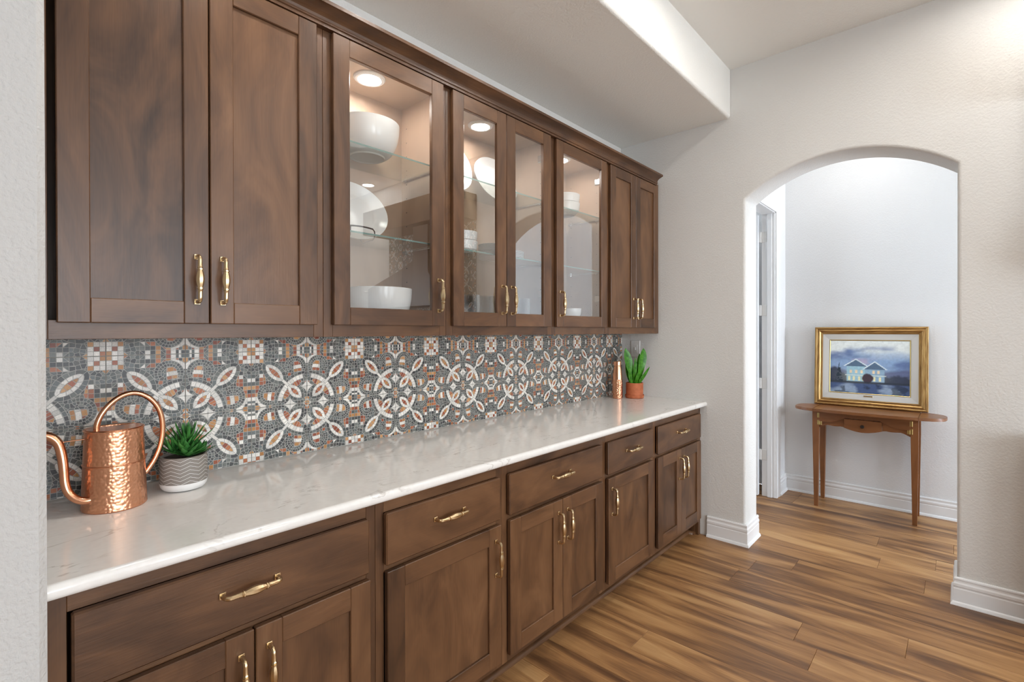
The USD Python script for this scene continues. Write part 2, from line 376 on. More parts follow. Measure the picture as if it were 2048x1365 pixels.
def window(n, x0, x1, y0, y1, z0, z1):
    t = thing(f'window_{n}', ((x0 + x1) / 2, (y0 + y1) / 2, z0), 'white framed window', 'window', kind='structure')
    horiz = (x1 - x0) > (y1 - y0)
    if horiz:
        fr = [bx(x0, x0 + .05, y0, y1, z0, z1), bx(x1 - .05, x1, y0, y1, z0, z1), bx(x0, x1, y0, y1, z0, z0 + .05), bx(x0, x1, y0, y1, z1 - .05, z1), bx(x0, x1, y0, y1, (z0 + z1) / 2 - .02, (z0 + z1) / 2 + .02)]
    else:
        fr = [bx(x0, x1, y0, y0 + .05, z0, z1), bx(x0, x1, y1 - .05, y1, z0, z1), bx(x0, x1, y0, y1, z0, z0 + .05), bx(x0, x1, y0, y1, z1 - .05, z1), bx(x0, x1, (y0 + y1) / 2 - .02, (y0 + y1) / 2 + .02, z0, z1)]
    obj('window_frame', cat_(fr), 'trim_white', t)
window(1, -2.95, -1.45, YB - .05, YB - .005, .6, 2.5); window(2, -.75, .75, YB - .05, YB - .005, .6, 2.5); window(3, 1.45, 2.95, YB - .05, YB - .005, .6, 2.5)
struct('ceiling', bx(XL, W, YB, 0.15, ZC, ZC + 0.1), 'ceiling_paint', label='flat pale ceiling of the room', cat='ceiling')
# soffit with a rounded lower edge
r_ = 0.018
prof = [(0, ZS), (0, ZC), (-0.81, ZC)] + [(-0.81 + r_ - r_ * math.cos(a), ZS + r_ - r_ * math.sin(a)) for a in np.linspace(0, PI / 2, 7)]
struct('ceiling_soffit', ext_x(Polygon(prof), 0.105, W - 0.001), 'soffit_paint', smooth=50, label='dropped soffit running above the wall cabinets', cat='soffit')

# far wall with the arched opening (bullnose edges)
AY0, AY1, ASP, AR = -0.9055, -1.9275, 2.252, 0.185
half = (AY0 - AY1) / 2; rad = (half ** 2 + AR ** 2) / (2 * AR); yc, zc = (AY0 + AY1) / 2, ASP + AR - rad
a0 = math.asin(half / rad)
arch = [(AY0, 0.0), (AY0, ASP * .5), (AY0, ASP - 0.02)] + [(yc + rad * math.sin(a), zc + rad * math.cos(a)) for a in np.linspace(a0, -a0, 41)] + [(AY1, ASP - 0.02), (AY1, ASP * .5), (AY1, 0.0)]
arch = np.array(arch)
def arch_off(d):
    p = LineString(arch).parallel_offset(d, 'right' if True else 'left', join_style=2)
    q = np.array(p.coords)
    return q
tt = np.gradient(arch, axis=0); tt /= np.linalg.norm(tt, axis=1, keepdims=True)
# outward normal (away from the opening): mitre-free, adequate for a rounded edge
nn = np.column_stack([-tt[:, 1], tt[:, 0]])
cen = np.array([yc, 1.2]); nn *= np.sign(((arch - cen) * nn).sum(1))[:, None]
nn[0] = nn[1] = (1, 0); nn[-1] = nn[-2] = (-1, 0)
br = 0.016
rings = []
for a in np.linspace(0, PI / 2, 6): rings.append((br * (1 - math.sin(a)), W + br * (1 - math.cos(a))))
for a in np.linspace(PI / 2, 0, 6): rings.append((br * (1 - math.sin(a)), W1 - br * (1 - math.cos(a))))
V, Fc = [], []
for o_, X in rings:
    q = arch + nn * o_; q[0, 1] = q[-1, 1] = 0
    V += [(X, y, z) for y, z in q]
na = len(arch)
for i in range(len(rings) - 1):
    for j in range(na - 1):
        A, B, C, D = i * na + j, i * na + j + 1, (i + 1) * na + j + 1, (i + 1) * na + j
        Fc += [(A, B, C), (A, C, D)]
reveal = trimesh.Trimesh(np.array(V), Fc, process=False)
hole = arch + nn * br; hole[0, 1] = hole[-1, 1] = 0.0
outer = [(0.15, 0), (0.15, ZC), (YB, ZC), (YB, 0)]
poly = Polygon(outer + [tuple(p) for p in hole[::-1]])
v2, f2 = trimesh.creation.triangulate_polygon(poly, engine='earcut')
fr_ = trimesh.Trimesh(np.column_stack([np.full(len(v2), W), v2]), f2, process=False)
bk_ = trimesh.Trimesh(np.column_stack([np.full(len(v2), W1), v2]), f2[:, ::-1], process=False)
if fr_.face_normals[0][0] > 0: fr_.invert(); bk_.invert()
ri = reveal.face_normals[len(Fc) // 2]
# reveal normals must point into the opening
mid = reveal.triangles_center[len(Fc) // 2]
if np.dot(ri[1:], cen - mid[1:]) < 0: reveal.invert()
struct('wall_right', cat_(fr_, bk_, reveal, bx(W + .0005, W1 - .0005, -.02, .15, 0, ZC)), 'wall_paint', smooth=40, label='pale far wall with the arched opening to the hall', cat='wall')

# the hall behind the arch
HY = -0.79
struct('wall_hall', bx(W2, W2 + 0.1, -4.6, 0.9, 0, ZC), 'hall_paint', label='white back wall of the hall behind the table', cat='wall')
DX0, DX1, DZ = 3.72, 4.56, 2.40
struct('wall_hall_side', cat_(bx(W1, DX0, HY, HY + .1, 0, ZC), bx(DX1, W2, HY, HY + .1, 0, ZC), bx(DX0, DX1, HY, HY + .1, DZ, ZC)), 'hall_paint', label='hall side wall holding the white doorway', cat='wall')
struct('wall_hall_end', cat_(bx(W1, 3.81, -4.6, -4.5, 0, ZC), bx(4.71, W2, -4.6, -4.5, 0, ZC), bx(3.81, 4.71, -4.6, -4.5, 2.25, ZC), bx(3.81, 4.71, -4.6, -4.5, 0, .25)), 'hall_paint', label='end wall of the hall with a tall window', cat='wall')
window(4, 3.81, 4.71, -4.56, -4.52, .25, 2.25)
struct('ceiling_hall', bx(W1, W2, -4.6, 0.9, ZC, ZC + .1), 'ceiling_paint', label='ceiling of the hall behind the arch', cat='ceiling')
struct('wall_closet', cat_(bx(W1, W2, 0.8, 0.9, 0, ZC)), 'hall_paint', label='wall of the small room beyond the hall doorway', cat='wall')
# doorway: jambs, casing, open leaf
d = thing('door_1', (4.4, -0.74, 0), 'white open door leaf and moulded casing at the left of the hall', 'door', kind='structure')
obj('jamb', cat_(bx(DX1 - .02, DX1 - .001, HY - .002, HY + .1, 0, DZ, .002), bx(DX0 + .001, DX0 + .02, HY - .002, HY + .1, 0, DZ, .002), bx(DX0, DX1, HY - .002, HY + .1, DZ - .02, DZ - .001, .002)), 'trim_white', d)
obj('door_stop', bx(DX1 - .032, DX1 - .021, HY + .02, HY + .055, 0, DZ - .02, .002), 'trim_white', d)
cp = [(0, 0), (0.012, 0), (0.017, 0.01), (0.017, 0.05), (0.022, 0.06), (0.022, 0.085), (0.014, 0.092), (0, 0.092)]
def casing_v(x, sgn): return ext_z(Polygon([(x + sgn * b, HY - a) for a, b in cp]), 0, DZ + (0.0))
obj('casing', casing_v(DX1 - .012, 1), 'trim_white', d); obj('casing', casing_v(DX0 + .012, -1), 'trim_white', d)
obj('casing', ext_x(Polygon([(HY - a, DZ - .012 + b) for a, b in cp]), DX0 - .08, DX1 + .08), 'trim_white', d)
leaf = obj('leaf', bx(DX1 - .066, DX1 - .029, HY + .118, -.002, .01, DZ - .025, .002), 'door_white', d)
for z in (0.35, 0.955, 1.57, 2.19):
    obj('hinge', cat_(bx(DX1 - .0225, DX1 - .0195, HY + .06, HY + .1, z - .045, z + .045, .001), bx(DX1 - .032, DX1 - .018, HY + .1, HY + .119, z - .045, z + .045, .003)), 'white_plastic', d)

# baseboards
def bb_prof(h=0.14):
    return [(0, 0), (0.026, 0), (0.026, 0.004), (0.022, 0.014), (0.0145, 0.019), (0.0145, 0.082), (0.0125, 0.086), (0.0125, 0.092), (0.0155, 0.096), (0.0155, 0.108), (0.011, 0.116), (0.0105, 0.124), (0.0125, 0.130), (0.0115, 0.136), (0.006, h), (0, h)]
struct('baseboard_arch_left', sweep_plan([(W, -0.66), (W, AY0), (W1 - .0, AY0)], bb_prof(), 1), 'trim_white', smooth=20, label='white moulded baseboard wrapping the left arch pier', cat='baseboard')
struct('baseboard_arch_right', sweep_plan([(W1, AY1), (W, AY1), (W, -2.24)], bb_prof(), 1), 'trim_white', smooth=20, label='white moulded baseboard wrapping the right arch pier', cat='baseboard')
struct('baseboard_hall', sweep_plan([(DX1 + .082, HY), (W2, HY), (W2, -4.5)], bb_prof(), 1), 'trim_white', smooth=20, label='white baseboard along the hall back wall', cat='baseboard')

# ------------------------------------------------------------------ recessed lamps
def can(x, y, z, r, lens, label, group=None, trim=0.02):
    t = thing('recessed_lamp', (x, y, z), label, 'ceiling lamp', group)
    obj('lens', lathe([(0, -.004), (r, -.004), (r, -.001), (0, -.001)], (x, y, z), 32), lens, t, smooth=False)
    obj('trim_ring', lathe([(r, -.001), (r, -.005), (r + trim * .6, -.009), (r + trim, -.004), (r + trim, -.0005), (r, -.0005)], (x, y, z), 32), 'lamp_trim', t)
for i, (x, y) in enumerate(((2.2, -1.36), (1.7, -2.6), (2.95, -2.25), (1.5, -3.9), (3.2, -3.85))):
    can(x, y, ZC, 0.062, 'lamp_lens', 'round recessed ceiling lamp ' + ('over the middle of the cabinet row', 'right of the camera', 'close to the far wall right of the arch', 'in the middle of the room', 'in front of the range tile')[i], 'recessed lamps in the main ceiling')
for x in (0.55, 1.15):
    can(x, -0.66, ZS, 0.04, 'lamp_lens', 'small round recessed lamp in the dropped soffit over the ' + ('watering can' if x < 1 else 'left glass cabinet'), 'recessed lamps in the soffit')
can(4.2, 0.2, ZC, 0.05, 'hall_lens', 'unseen round lamp added to brighten the small room beyond the hall doorway')  # added lamp, lifts the dark gap beside the open door leaf
can(4.30, -1.38, ZC, 0.06, 'hall_lens', 'round recessed lamp in the hall ceiling')

# ------------------------------------------------------------------ cabinets
WD = 'brown_stained_wood'
def handle_mesh(c, axis, L=0.140, out=(0, -1, 0)):
    """bow pull: square feet, flat arms, two collars and a swelling grip. c: centre on the door face."""
    c, axis, out = np.array(c, float), np.array(axis, float), np.array(out, float)
    h, dpt, cr = L / 2 - 0.006, 0.029, 0.012
    P, S = [], []
    def add(s, o, w): P.append(c + axis * s + out * o); S.append(w)
    add(-h, 0, .0052); add(-h, dpt - cr, .0046)
    for a in np.linspace(0.25, 1, 5) * PI / 2: add(-h + cr * (1 - math.cos(a)), dpt - cr + cr * math.sin(a), .0044)
    add(-.036, dpt, .0046); add(-.0305, dpt + .001, .0056); add(-.030, dpt + .001, .0050); add(-.0285, dpt + .001, .0050); add(-.028, dpt + .001, .0068); add(-.0255, dpt + .001, .0068); add(-.025, dpt + .001, .0052)
    for q in np.linspace(-1, 1, 11): add(.0225 * q, dpt + .001, .0054 + .0030 * (1 - q * q))
    for a in list(zip(P, S))[-12 - 6:-11][::-1]: pass
    add(.025, dpt + .001, .0052); add(.0255, dpt + .001, .0068); add(.028, dpt + .001, .0068); add(.0285, dpt + .001, .0050); add(.030, dpt + .001, .0050); add(.0305, dpt + .001, .0056); add(.036, dpt, .0046)
    for a in np.linspace(1, 0.25, 5) * PI / 2: add(h - cr * (1 - math.cos(a)), dpt - cr + cr * math.sin(a), .0044)
    add(h, dpt - cr, .0046); add(h, 0, .0052)
    m = tube(P, np.array(S) * 1.28, 8, up=np.cross(axis, out))
    feet = []
    for s in (-h, h):
        q = c + axis * s
        e = np.abs(axis) * .0078 + np.abs(np.cross(axis, out)) * .0078
        lo, hi = q - e, q + e
        lo = lo - np.abs(out) * 0; b0 = np.minimum(lo, lo + out * .004); b1 = np.maximum(hi, hi + out * .004)
        feet.append(bx(b0[0], b1[0], b0[1], b1[1], b0[2], b1[2], .001))
    return cat_(m, *feet)
BV = 0.0022
def door(parent, x0, x1, z0, z1, yf, hx, hz, glassy=False, sw=0.063, th=0.019):
    """framed door with its front at y = yf. hx, hz: handle centre."""
    yb = yf + th
    if glassy:
        dm = obj('door', bx(x0 + sw - .006, x1 - sw + .006, yf + .010, yf + .013, z0 + sw - .006, z1 - sw + .006), 'pane_glass', parent, smooth=False)
    else:
        dm = obj('door', bx(x0 + sw - .006, x1 - sw + .006, yf + .0095, yf + .0155, z0 + sw - .006, z1 - sw + .006), WD, parent, smooth=False, grain='z')
    obj('stile', bx(x0, x0 + sw, yf, yb, z0, z1, BV), WD, dm, smooth=20, grain='z')
    obj('stile', bx(x1 - sw, x1, yf, yb, z0, z1, BV), WD, dm, smooth=20, grain='z')
    for a, b in ((z0, z0 + sw), (z1 - sw, z1)):
        obj('rail', bx(x0 + sw - .0008, x1 - sw + .0008, yf + .0003, yb, a, b, BV), WD, dm, smooth=20, grain='x')
    obj('handle', handle_mesh((hx, yf, hz), (0, 0, 1)), 'brass', dm, smooth=35, label='brass bow pull')
    return dm
UF, UFF = -0.305, -0.325             # upper face frame and door fronts
UZ0, UZ1, UDZ0, UDZ1 = 1.380, 2.462, 1.4215, 2.438
def upper(x0, x1, doors, label, glassy=False, mid=None):
    t = thing('wall_cabinet', ((x0 + x1) / 2, -0.15, UZ0), label, 'cabinet')
    e = .0004; a, b = x0 + e, x1 - e
    body = 'cabinet_interior_wood' if glassy else WD
    sides = [bx(a, a + .016, -.286, -.0005, UZ0 + .004, UZ1), bx(b - .016, b, -.286, -.0005, UZ0 + .004, UZ1)]
    obj('case', cat_(*sides, bx(a + .016, b - .016, -.286, -.0005, 2.425, 2.441), bx(a + .016, b - .016, -.286, -.0005, 1.408, 1.424), bx(a + .016, b - .016, -.012, -.0005, UZ0 + .004, UZ1)), body, t, smooth=False, grain='z')
    fs = .034
    R0, R1 = (fs if x0 > .12 else .03), fs
    obj('frame_stile', bx(a, a + R0, UF, -.286, UZ0, UZ1, .001), WD, t, smooth=False, grain='z')
    obj('frame_stile', bx(b - R1, b, UF, -.286, UZ0, UZ1, .001), WD, t, smooth=False, grain='z')
    obj('frame_rail', bx(a + R0, b - R1, UF + .0003, -.286, UZ0, 1.428, .001), WD, t, smooth=False, grain='x')
    obj('frame_rail', bx(a + R0, b - R1, UF + .0003, -.286, 2.420, UZ1, .001), WD, t, smooth=False, grain='x')
    if not glassy:
        obj('bottom_panel', bx(a + .016, b - .016, -.286, -.012, UZ0 + .004, 1.4078), WD, t, smooth=False, grain='x')
    for (dx0, dx1, side) in doors:
        hx = dx0 + .0315 if side == 'l' else dx1 - .0315
        door(t, dx0, dx1, UDZ0, UDZ1, UFF, hx, 1.5475, glassy)
    if glassy:
        for xx in (a + .016, b - .0162):
            hs = []
            for yy in (-.05, -.245):
                for zz in np.arange(1.56, 2.34, .032 * 2):
                    hs.append(bx(xx - .0002, xx + .0004, yy - .0022, yy + .0022, zz - .0022, zz + .0022))
            obj('shelf_pin_holes', cat_(*hs), 'hole', t, smooth=False, kind='stuff')
        for zz in (2.33, 1.60):
            obj('concealed_hinge', cat_(bx(b - .030, b - .0165, -.285, -.235, zz - .02, zz + .02, .004)), 'chrome', t)
    return t
Ux = [0.108, 0.837, 1.388, 2.1255, 2.687, 3.402]
upper(Ux[0], Ux[1], [(.153, .4805, 'r'), (.4840, .808, 'l')], 'brown panelled double-door wall cabinet at the left end, nearest the near wall')
upper(Ux[1], Ux[2], [(.8665, 1.363, 'r')], 'glass-door wall cabinet holding two large white bowls and a platter', True)
upper(Ux[2], Ux[3], [(1.4145, 1.7515, 'r'), (1.755, 2.101, 'l')], 'double glass-door wall cabinet holding tumblers and oval platters', True)
upper(Ux[3], Ux[4], [(2.1515, 2.664, 'l')], 'single glass-door wall cabinet nearest the far wall', True)
upper(Ux[4], Ux[5], [(2.711, 3.029, 'r'), (3.0325, 3.357, 'l')], 'panelled double-door wall cabinet beside the far wall')
# crown moulding
cz = 2.4405
cprof = [(-.300, cz), (-.3275, cz), (-.3275, cz + .010), (-.332, cz + .012), (-.332, cz + .020), (-.329, cz + .022), (-.331, cz + .030), (-.337, cz + .038), (-.346, cz + .044), (-.358, cz + .049), (-.366, cz + .053), (-.372, cz + .054), (-.372, cz + .066), (-.300, cz + .066)]
CR = thing('crown_molding', (1.7, -0.33, cz), 'brown stepped crown moulding along the top of the wall cabinets', 'moulding')
obj('molding', ext_x(Polygon(cprof), .1065, 3.338), WD, CR, smooth=20, grain='x')

# base cabinets
BF, BFF = -0.610, -0.632
CT = 0.914
def lower(x0, x1, dr, doors, label):
    t = thing('base_cabinet', ((x0 + x1) / 2, -0.3, 0.09), label, 'cabinet')
    e = .0004; a, b = x0 + e, x1 - e
    obj('case', cat_(bx(a, a + .016, BF + .019, -.012, .09, .878), bx(b - .016, b, BF + .019, -.012, .09, .878), bx(a, b, -.028, -.012, .09, .878), bx(a + .016, b - .016, BF + .019, -.028, .09, .106)), WD, t, smooth=False, grain='z')
    L0 = .03 if x0 < .12 else .030
    Rz = 0.0 if x1 > 3.3 else .09
    obj('frame_stile', bx(a, a + L0, BF, BF + .019, .09, .880, .001), WD, t, smooth=False, grain='z')
    obj('frame_stile', bx(b - .031, b, BF, BF + .019, Rz, .880, .001), WD, t, smooth=False, grain='z')
    for z0, z1 in ((.09, .130), (.648, .684), (.835, .880)):
        obj('frame_rail', bx(a + L0, b - .031, BF + .0003, BF + .019, z0, z1, .001), WD, t, smooth=False, grain='x')
    z0, z1 = 0.6745, 0.8365
    fr = obj('drawer', bx(dr[0], dr[1], BFF, BF - .0015, z0, z1, .004), WD, t, smooth=20, grain='x')
    obj('handle', handle_mesh(((dr[0] + dr[1]) / 2 + .0, BFF, .767), (1, 0, 0)), 'brass', fr, smooth=35, label='brass bow pull')
    for (dx0, dx1, side) in doors:
        hx = dx0 + .0315 if side == 'l' else dx1 - .0315
        door(t, dx0, dx1, .1225, .6545, BFF, hx, .536, False, .066)
    return t
Bx = [0.108, .845, 1.41, 2.143, 2.692, 3.402]
lower(Bx[0], Bx[1], (.1435, .8125), [(.1435, .4865, 'r'), (.4900, .8165, 'l')], 'brown base cabinet with the widest drawer, at the left end below the copper watering can')
lower(Bx[1], Bx[2], (.8715, 1.381), [(.8745, 1.386, 'r')], 'single-door base cabinet with its pull on the right of the door')
lower(Bx[2], Bx[3], (1.434, 2.112), [(1.4370, 1.7820, 'r'), (1.7855, 2.118, 'l')], 'double-door base cabinet in the middle of the row')
lower(Bx[3], Bx[4], (2.1675, 2.659), [(2.1700, 2.664, 'l')], 'single-door base cabinet with its pull on the left of the door')
lower(Bx[4], Bx[5], (2.7225, 3.361), [(2.7205, 3.0435, 'r'), (3.0470, 3.362, 'l')], 'double-door base cabinet against the far wall, with a leg down to the floor')
tk = thing('toe_kick', (1.7, -.53, 0), 'recessed brown toe board with a rounded shoe strip under the base cabinets', 'toe kick')
obj('kick_board', bx(.108, 3.38, -.535, -.52, 0, .0895), WD, tk, grain='x')
obj('kick_return', bx(3.366, 3.381, -.590, -.5352, 0, .0895), WD, tk, grain='z')
q = [(0, 0), (.018, 0), (.017, .007), (.013, .014), (.007, .018), (0, .019)]
obj('shoe_strip', sweep_plan([(.108, -.5355), (3.3655, -.5355), (3.3655, -.59)], q, 1), WD, tk, smooth=30, grain='x')

# countertop with a rounded nose
cf, cb, rr = -.6568, -.0005, .014
pr_ = [(cb, CT - .032), (cb, CT)] + [(cf + rr - rr * math.sin(a), CT - rr + rr * math.cos(a)) for a in np.linspace(0, PI / 2, 8)] + [(cf + rr - rr * math.cos(a), CT - .032 + rr - rr * math.sin(a)) for a in np.linspace(0, PI / 2, 8)]
obj('countertop', ext_x(Polygon(pr_), .106, W - .0008), 'quartz', smooth=40, label='long off-white quartz worktop with faint veins on the base cabinets', cat='worktop')

# ------------------------------------------------------------------ mosaic tiles: one printed quadrant, mirrored about
PER = 0.4177
GREY = [lin(92, 96, 92), lin(70, 71, 70), lin(112, 115, 110), lin(84, 83, 79), lin(56, 56, 58), lin(100, 106, 106), lin(78, 84, 82)]
WHITE = [lin(230, 226, 219), lin(222, 218, 211), lin(234, 230, 222)]
RED = [lin(158, 84, 52), lin(142, 70, 44), lin(172, 102, 66)]
OCH = [lin(190, 138, 82), lin(178, 122, 66), lin(200, 150, 100), lin(176, 106, 64)]
PAL = {'g': GREY, 'w': WHITE, 'r': RED, 'o': OCH, 'ro': RED + OCH}
def quadrant():
    rg = random.Random(3)
    cells = []; done = []
    Q = sbox(0, 0, .5, .5)
    state = {'taken': Polygon()}
    def put(polys, key, region=None, grout=.0019):
        T = state['taken']; used = []
        for p in polys:
            k = key
            if isinstance(p, tuple): p, k = p
            p = p.intersection(Q)
            if not T.is_empty: p = p.difference(T)
            for g in (getattr(p, 'geoms', [p])):
                if g.geom_type != 'Polygon' or g.area < 2e-5: continue
                s = g.buffer(-grout, join_style=2)
                for h in getattr(s, 'geoms', [s]):
                    if h.geom_type == 'Polygon' and h.area > 1.2e-5: cells.append((h.simplify(.0008), k))
            used.append(p)
        reg = region if region is not None else unary_union(used)
        state['taken'] = unary_union([T, reg.intersection(Q)])
    def vesica(p, q, w, n=25, pointed=1.0):
        p, q = np.array(p), np.array(q); L = q - p; nrm = np.array([-L[1], L[0]]) / np.linalg.norm(L)
        s = np.linspace(0, 1, n); wd = w * np.sin(PI * s) ** pointed
        a = p + L * s[:, None] + nrm * wd[:, None]; b = p + L * s[:, None] - nrm * wd[:, None]
        return a, b
    def lens_cells(p, q, w, k, key, pw=1.0):
        a, b = vesica(p, q, w, k * 6 + 1, pw); out = []
        for i in range(k):
            s, e = i * 6, i * 6 + 6
            out.append((Polygon(np.vstack([a[s:e + 1], b[s:e + 1][::-1]])).buffer(0), key))
        return out
    def rim(p, q, w0, e0, w1, e1, k, key, pw=1.0):
        """cells between an inner lens and an outer one (ends extended by e1)"""
        p, q = np.array(p, float), np.array(q, float); d = (q - p) / np.linalg.norm(q - p)
        ai, bi = vesica(p - d * e0, q + d * e0, w0, k * 4 + 1, pw); ao, bo = vesica(p - d * e1, q + d * e1, w1, k * 4 + 1, pw)
        out = []
        for I, O in ((ai, ao), (bi, bo)):
            for i in range(k):
                s, e = i * 4, i * 4 + 4
                out.append((Polygon(np.vstack([I[s:e + 1], O[s:e + 1][::-1]])).buffer(0), key))
        return out
    def arc(c, r0, r1, t0, t1, k, key):
        out = []
        for i in range(k):
            a = np.radians(np.linspace(t0 + (t1 - t0) * i / k, t0 + (t1 - t0) * (i + 1) / k, 5))
            o = np.column_stack([c[0] + r1 * np.cos(a), c[1] + r1 * np.sin(a)]); n_ = np.column_stack([c[0] + r0 * np.cos(a), c[1] + r0 * np.sin(a)])
            out.append((Polygon(np.vstack([n_, o[::-1]])).buffer(0), key))
        return out
    D = lambda r, o=0.0: ((r - o) / math.sqrt(2), (r + o) / math.sqrt(2))
    # corner checker square
    s = .0345; ck = []
    for i in range(3):
        for j in range(3):
            key = 'o' if (i, j) in ((0, 0), (2, 2)) else 'r' if (i, j) == (1, 1) else 'w'
            ck.append((sbox(.5 - s * (i + 1), .5 - s * (j + 1), .5 - s * i, .5 - s * j), key))
    put(ck, 'w')
    put([(Polygon([(.5, .5 - 3 * s), (.5 - .024, .5 - 3 * s), (.5, .5 - 3 * s - .03)]), 'o'), (Polygon([(.5 - 3 * s, .5), (.5 - 3 * s, .5 - .024), (.5 - 3 * s - .03, .5)]), 'o')], 'o')
    # outer almond on the diagonal, with its ochre core and grey outline
    put(lens_cells(D(.355), D(.495), .021, 4, 'ro', .7), 'ro')
    put(rim(D(.355), D(.495), .021, 0, .049, .034, 5, 'w', .55), 'w')
    # inner almond
    put(lens_cells(D(.115), D(.215), .019, 3, 'ro', .7), 'ro')
    put(rim(D(.115), D(.215), .018, 0, .046, .038, 4, 'w', .70), 'w')
    # stem
    put([(Polygon([D(.235, .013), D(.335, .011), D(.335, -.011), D(.235, -.013)]), 'w')], 'w')
    # white ring, open at the axes
    put(arc((0, 0), .238, .278, 9, 45, 5, 'w') + arc((0, 0), .238, .278, 45, 81, 5, 'w'), 'w')
    # ochre lenses inside the ring
    for t0, t1 in ((14, 40), (50, 76)):
        A, B = np.radians(t0), np.radians(t1)
        put(lens_cells((.222 * math.cos(A), .222 * math.sin(A)), (.222 * math.cos(B), .222 * math.sin(B)), .029, 4, 'ro', .8), 'ro')
    # four-pointed stars on the axes
    star = [(0, .230), (.012, .200), (.026, .184), (.044, .168), (.064, .160), (.044, .152), (.026, .136), (.012, .120), (0, .090)]
    put([(Point(0, .16).buffer(.007), 'g')], 'g')
    st = Polygon(star)
    put([(st.intersection(sbox(0, 0, .5, .16)), 'w'), (st.intersection(sbox(0, .16, .5, .5)), 'w')], 'w')
    put([(Point(.16, 0).buffer(.007), 'g')], 'g')
    st2 = Polygon([(y, x) for x, y in star])
    put([(st2.intersection(sbox(0, 0, .16, .5)), 'w'), (st2.intersection(sbox(.16, 0, .5, .5)), 'w')], 'w')
    # centre
    put([(Polygon([(0, 0), (.026, 0), (.018, .018), (0, .026)]), 'o'), (Polygon([(.026, 0), (.05, 0), (.018, .018)]), 'w'), (Polygon([(0, .026), (0, .05), (.018, .018)]), 'w')], 'o')
    # grey bands around the inner almond and the ochre lenses
    put(rim(D(.115), D(.215), .046, .038, .077, .064, 6, 'g', .70), 'g')
    put(arc((0, 0), .178, .206, 8, 82, 9, 'g'), 'g')
    # grey outline of the outer almond, grey ring outside the white one
    put(rim(D(.355), D(.495), .049, .034, .082, .066, 7, 'g', .55), 'g')
    put(arc((0, 0), .280, .305, 4, 86, 12, 'g'), 'g')
    # lobes beside the axes
    for sw in (0, 1):
        f = (lambda p: p) if not sw else (lambda p: (p[1], p[0]))
        c = (.110, .350)
        inner = unary_union([Point(*c).buffer(.055), sbox(.05, .30, .12, .35)]).intersection(sbox(.028, .29, .128, .5))
        def clip(lst, reg):
            return [(affinity.affine_transform(p.intersection(reg), [0, 1, 1, 0, 0, 0]) if sw else p.intersection(reg), k) for p, k in lst]
        put(clip(arc((0.06, .10), .205, .233, 55, 100, 5, 'ro'), inner), 'ro')
        put(clip(arc((0.06, .10), .233, .266, 55, 100, 2, 'w'), inner), 'w')
        put(clip(arc((0.06, .10), .266, .300, 60, 95, 4, 'ro'), inner), 'ro')
        big = sbox(0, .27, .5, .5)
        # white wing between the two lobes
        wing = Polygon([(0, .378)] + [(c[0] + .100 * math.cos(t), c[1] + .100 * math.sin(t)) for t in np.radians(np.linspace(165, 92, 9))] + [(.080, .460), (.045, .450), (.018, .434), (0, .420)]).buffer(0)
        put(clip([(wing.intersection(sbox(0, 0, .036, .5)), 'w'), (wing.intersection(sbox(.036, 0, .5, .5)), 'w')], big), 'w')
        put(clip(arc(c, .053, .076, -30, 235, 15, 'g'), big), 'g')
        put(clip(arc(c, .076, .099, -25, 225, 18, 'g'), big), 'g')
        put(clip([(Polygon([(0, .424), (.02, .440), (.02, .468), (0, .468)]), 'o'), (sbox(.02, .444, .045, .468), 'g')], big), 'o')
        put(clip([(sbox(0, .470, .028, .5), 'g'), (sbox(.030, .470, .045, .5), 'w')], big), 'g')
    # border rows of small squares along the tile edges, then irregular grey pieces
    step = .0335
    keys = 'grgwrgwogrwggrogwrg'
    bl = []
    for i in range(15):
        for j in range(15):
            x0, y0 = .5 - step * (i + 1), .5 - step * (j + 1)
            if min(i, j) > 2 and not (i + j < 9 and min(i, j) > 2): continue
            a, b = (i, j) if i >= j else (j, i)
            key = keys[(a * 5 + b * 7 + (a * b) % 3) % len(keys)]
            cellp = sbox(x0, y0, x0 + step, y0 + step)
            if rg.random() < .16:
                bl.append((Polygon([(x0, y0), (x0 + step, y0), (x0, y0 + step)]), key)); bl.append((Polygon([(x0 + step, y0), (x0 + step, y0 + step), (x0, y0 + step)]), rg.choice('gwgr')))
            else: bl.append((cellp, key))
    reg = Polygon([(.5, 0), (.5, .5), (0, .5), (0, .40), (.40, .40), (.40, 0)])
    near = Point(.5, .5).buffer(.20)
    bl = [(p, k) for p, k in bl if p.centroid.within(reg) and not p.centroid.within(near)]
    put(bl, 'g')
    # everything left: irregular grey stones
    pts = []
    n = 17; h = .5 / n
    for i in range(-1, n + 1):
        for j in range(-1, n + 1):
            pts.append(((i + .5 + rg.uniform(-.33, .33)) * h, (j + .5 + rg.uniform(-.33, .33)) * h))
    vor = shapely.voronoi_polygons(MultiPoint(pts))
    rest = []
    for g in vor.geoms:
        k = 'g' if rg.random() < .86 else rg.choice('ogr')
        rest.append((g, k))
    put(rest, 'g')
    return cells
CELLS = quadrant()
TRI = []
for p, k in CELLS:
    try: v, f = trimesh.creation.triangulate_polygon(Polygon(p.exterior), engine='earcut')
    except Exception: continue
    if len(f): TRI.append((np.asarray(v), np.asarray(f), k))
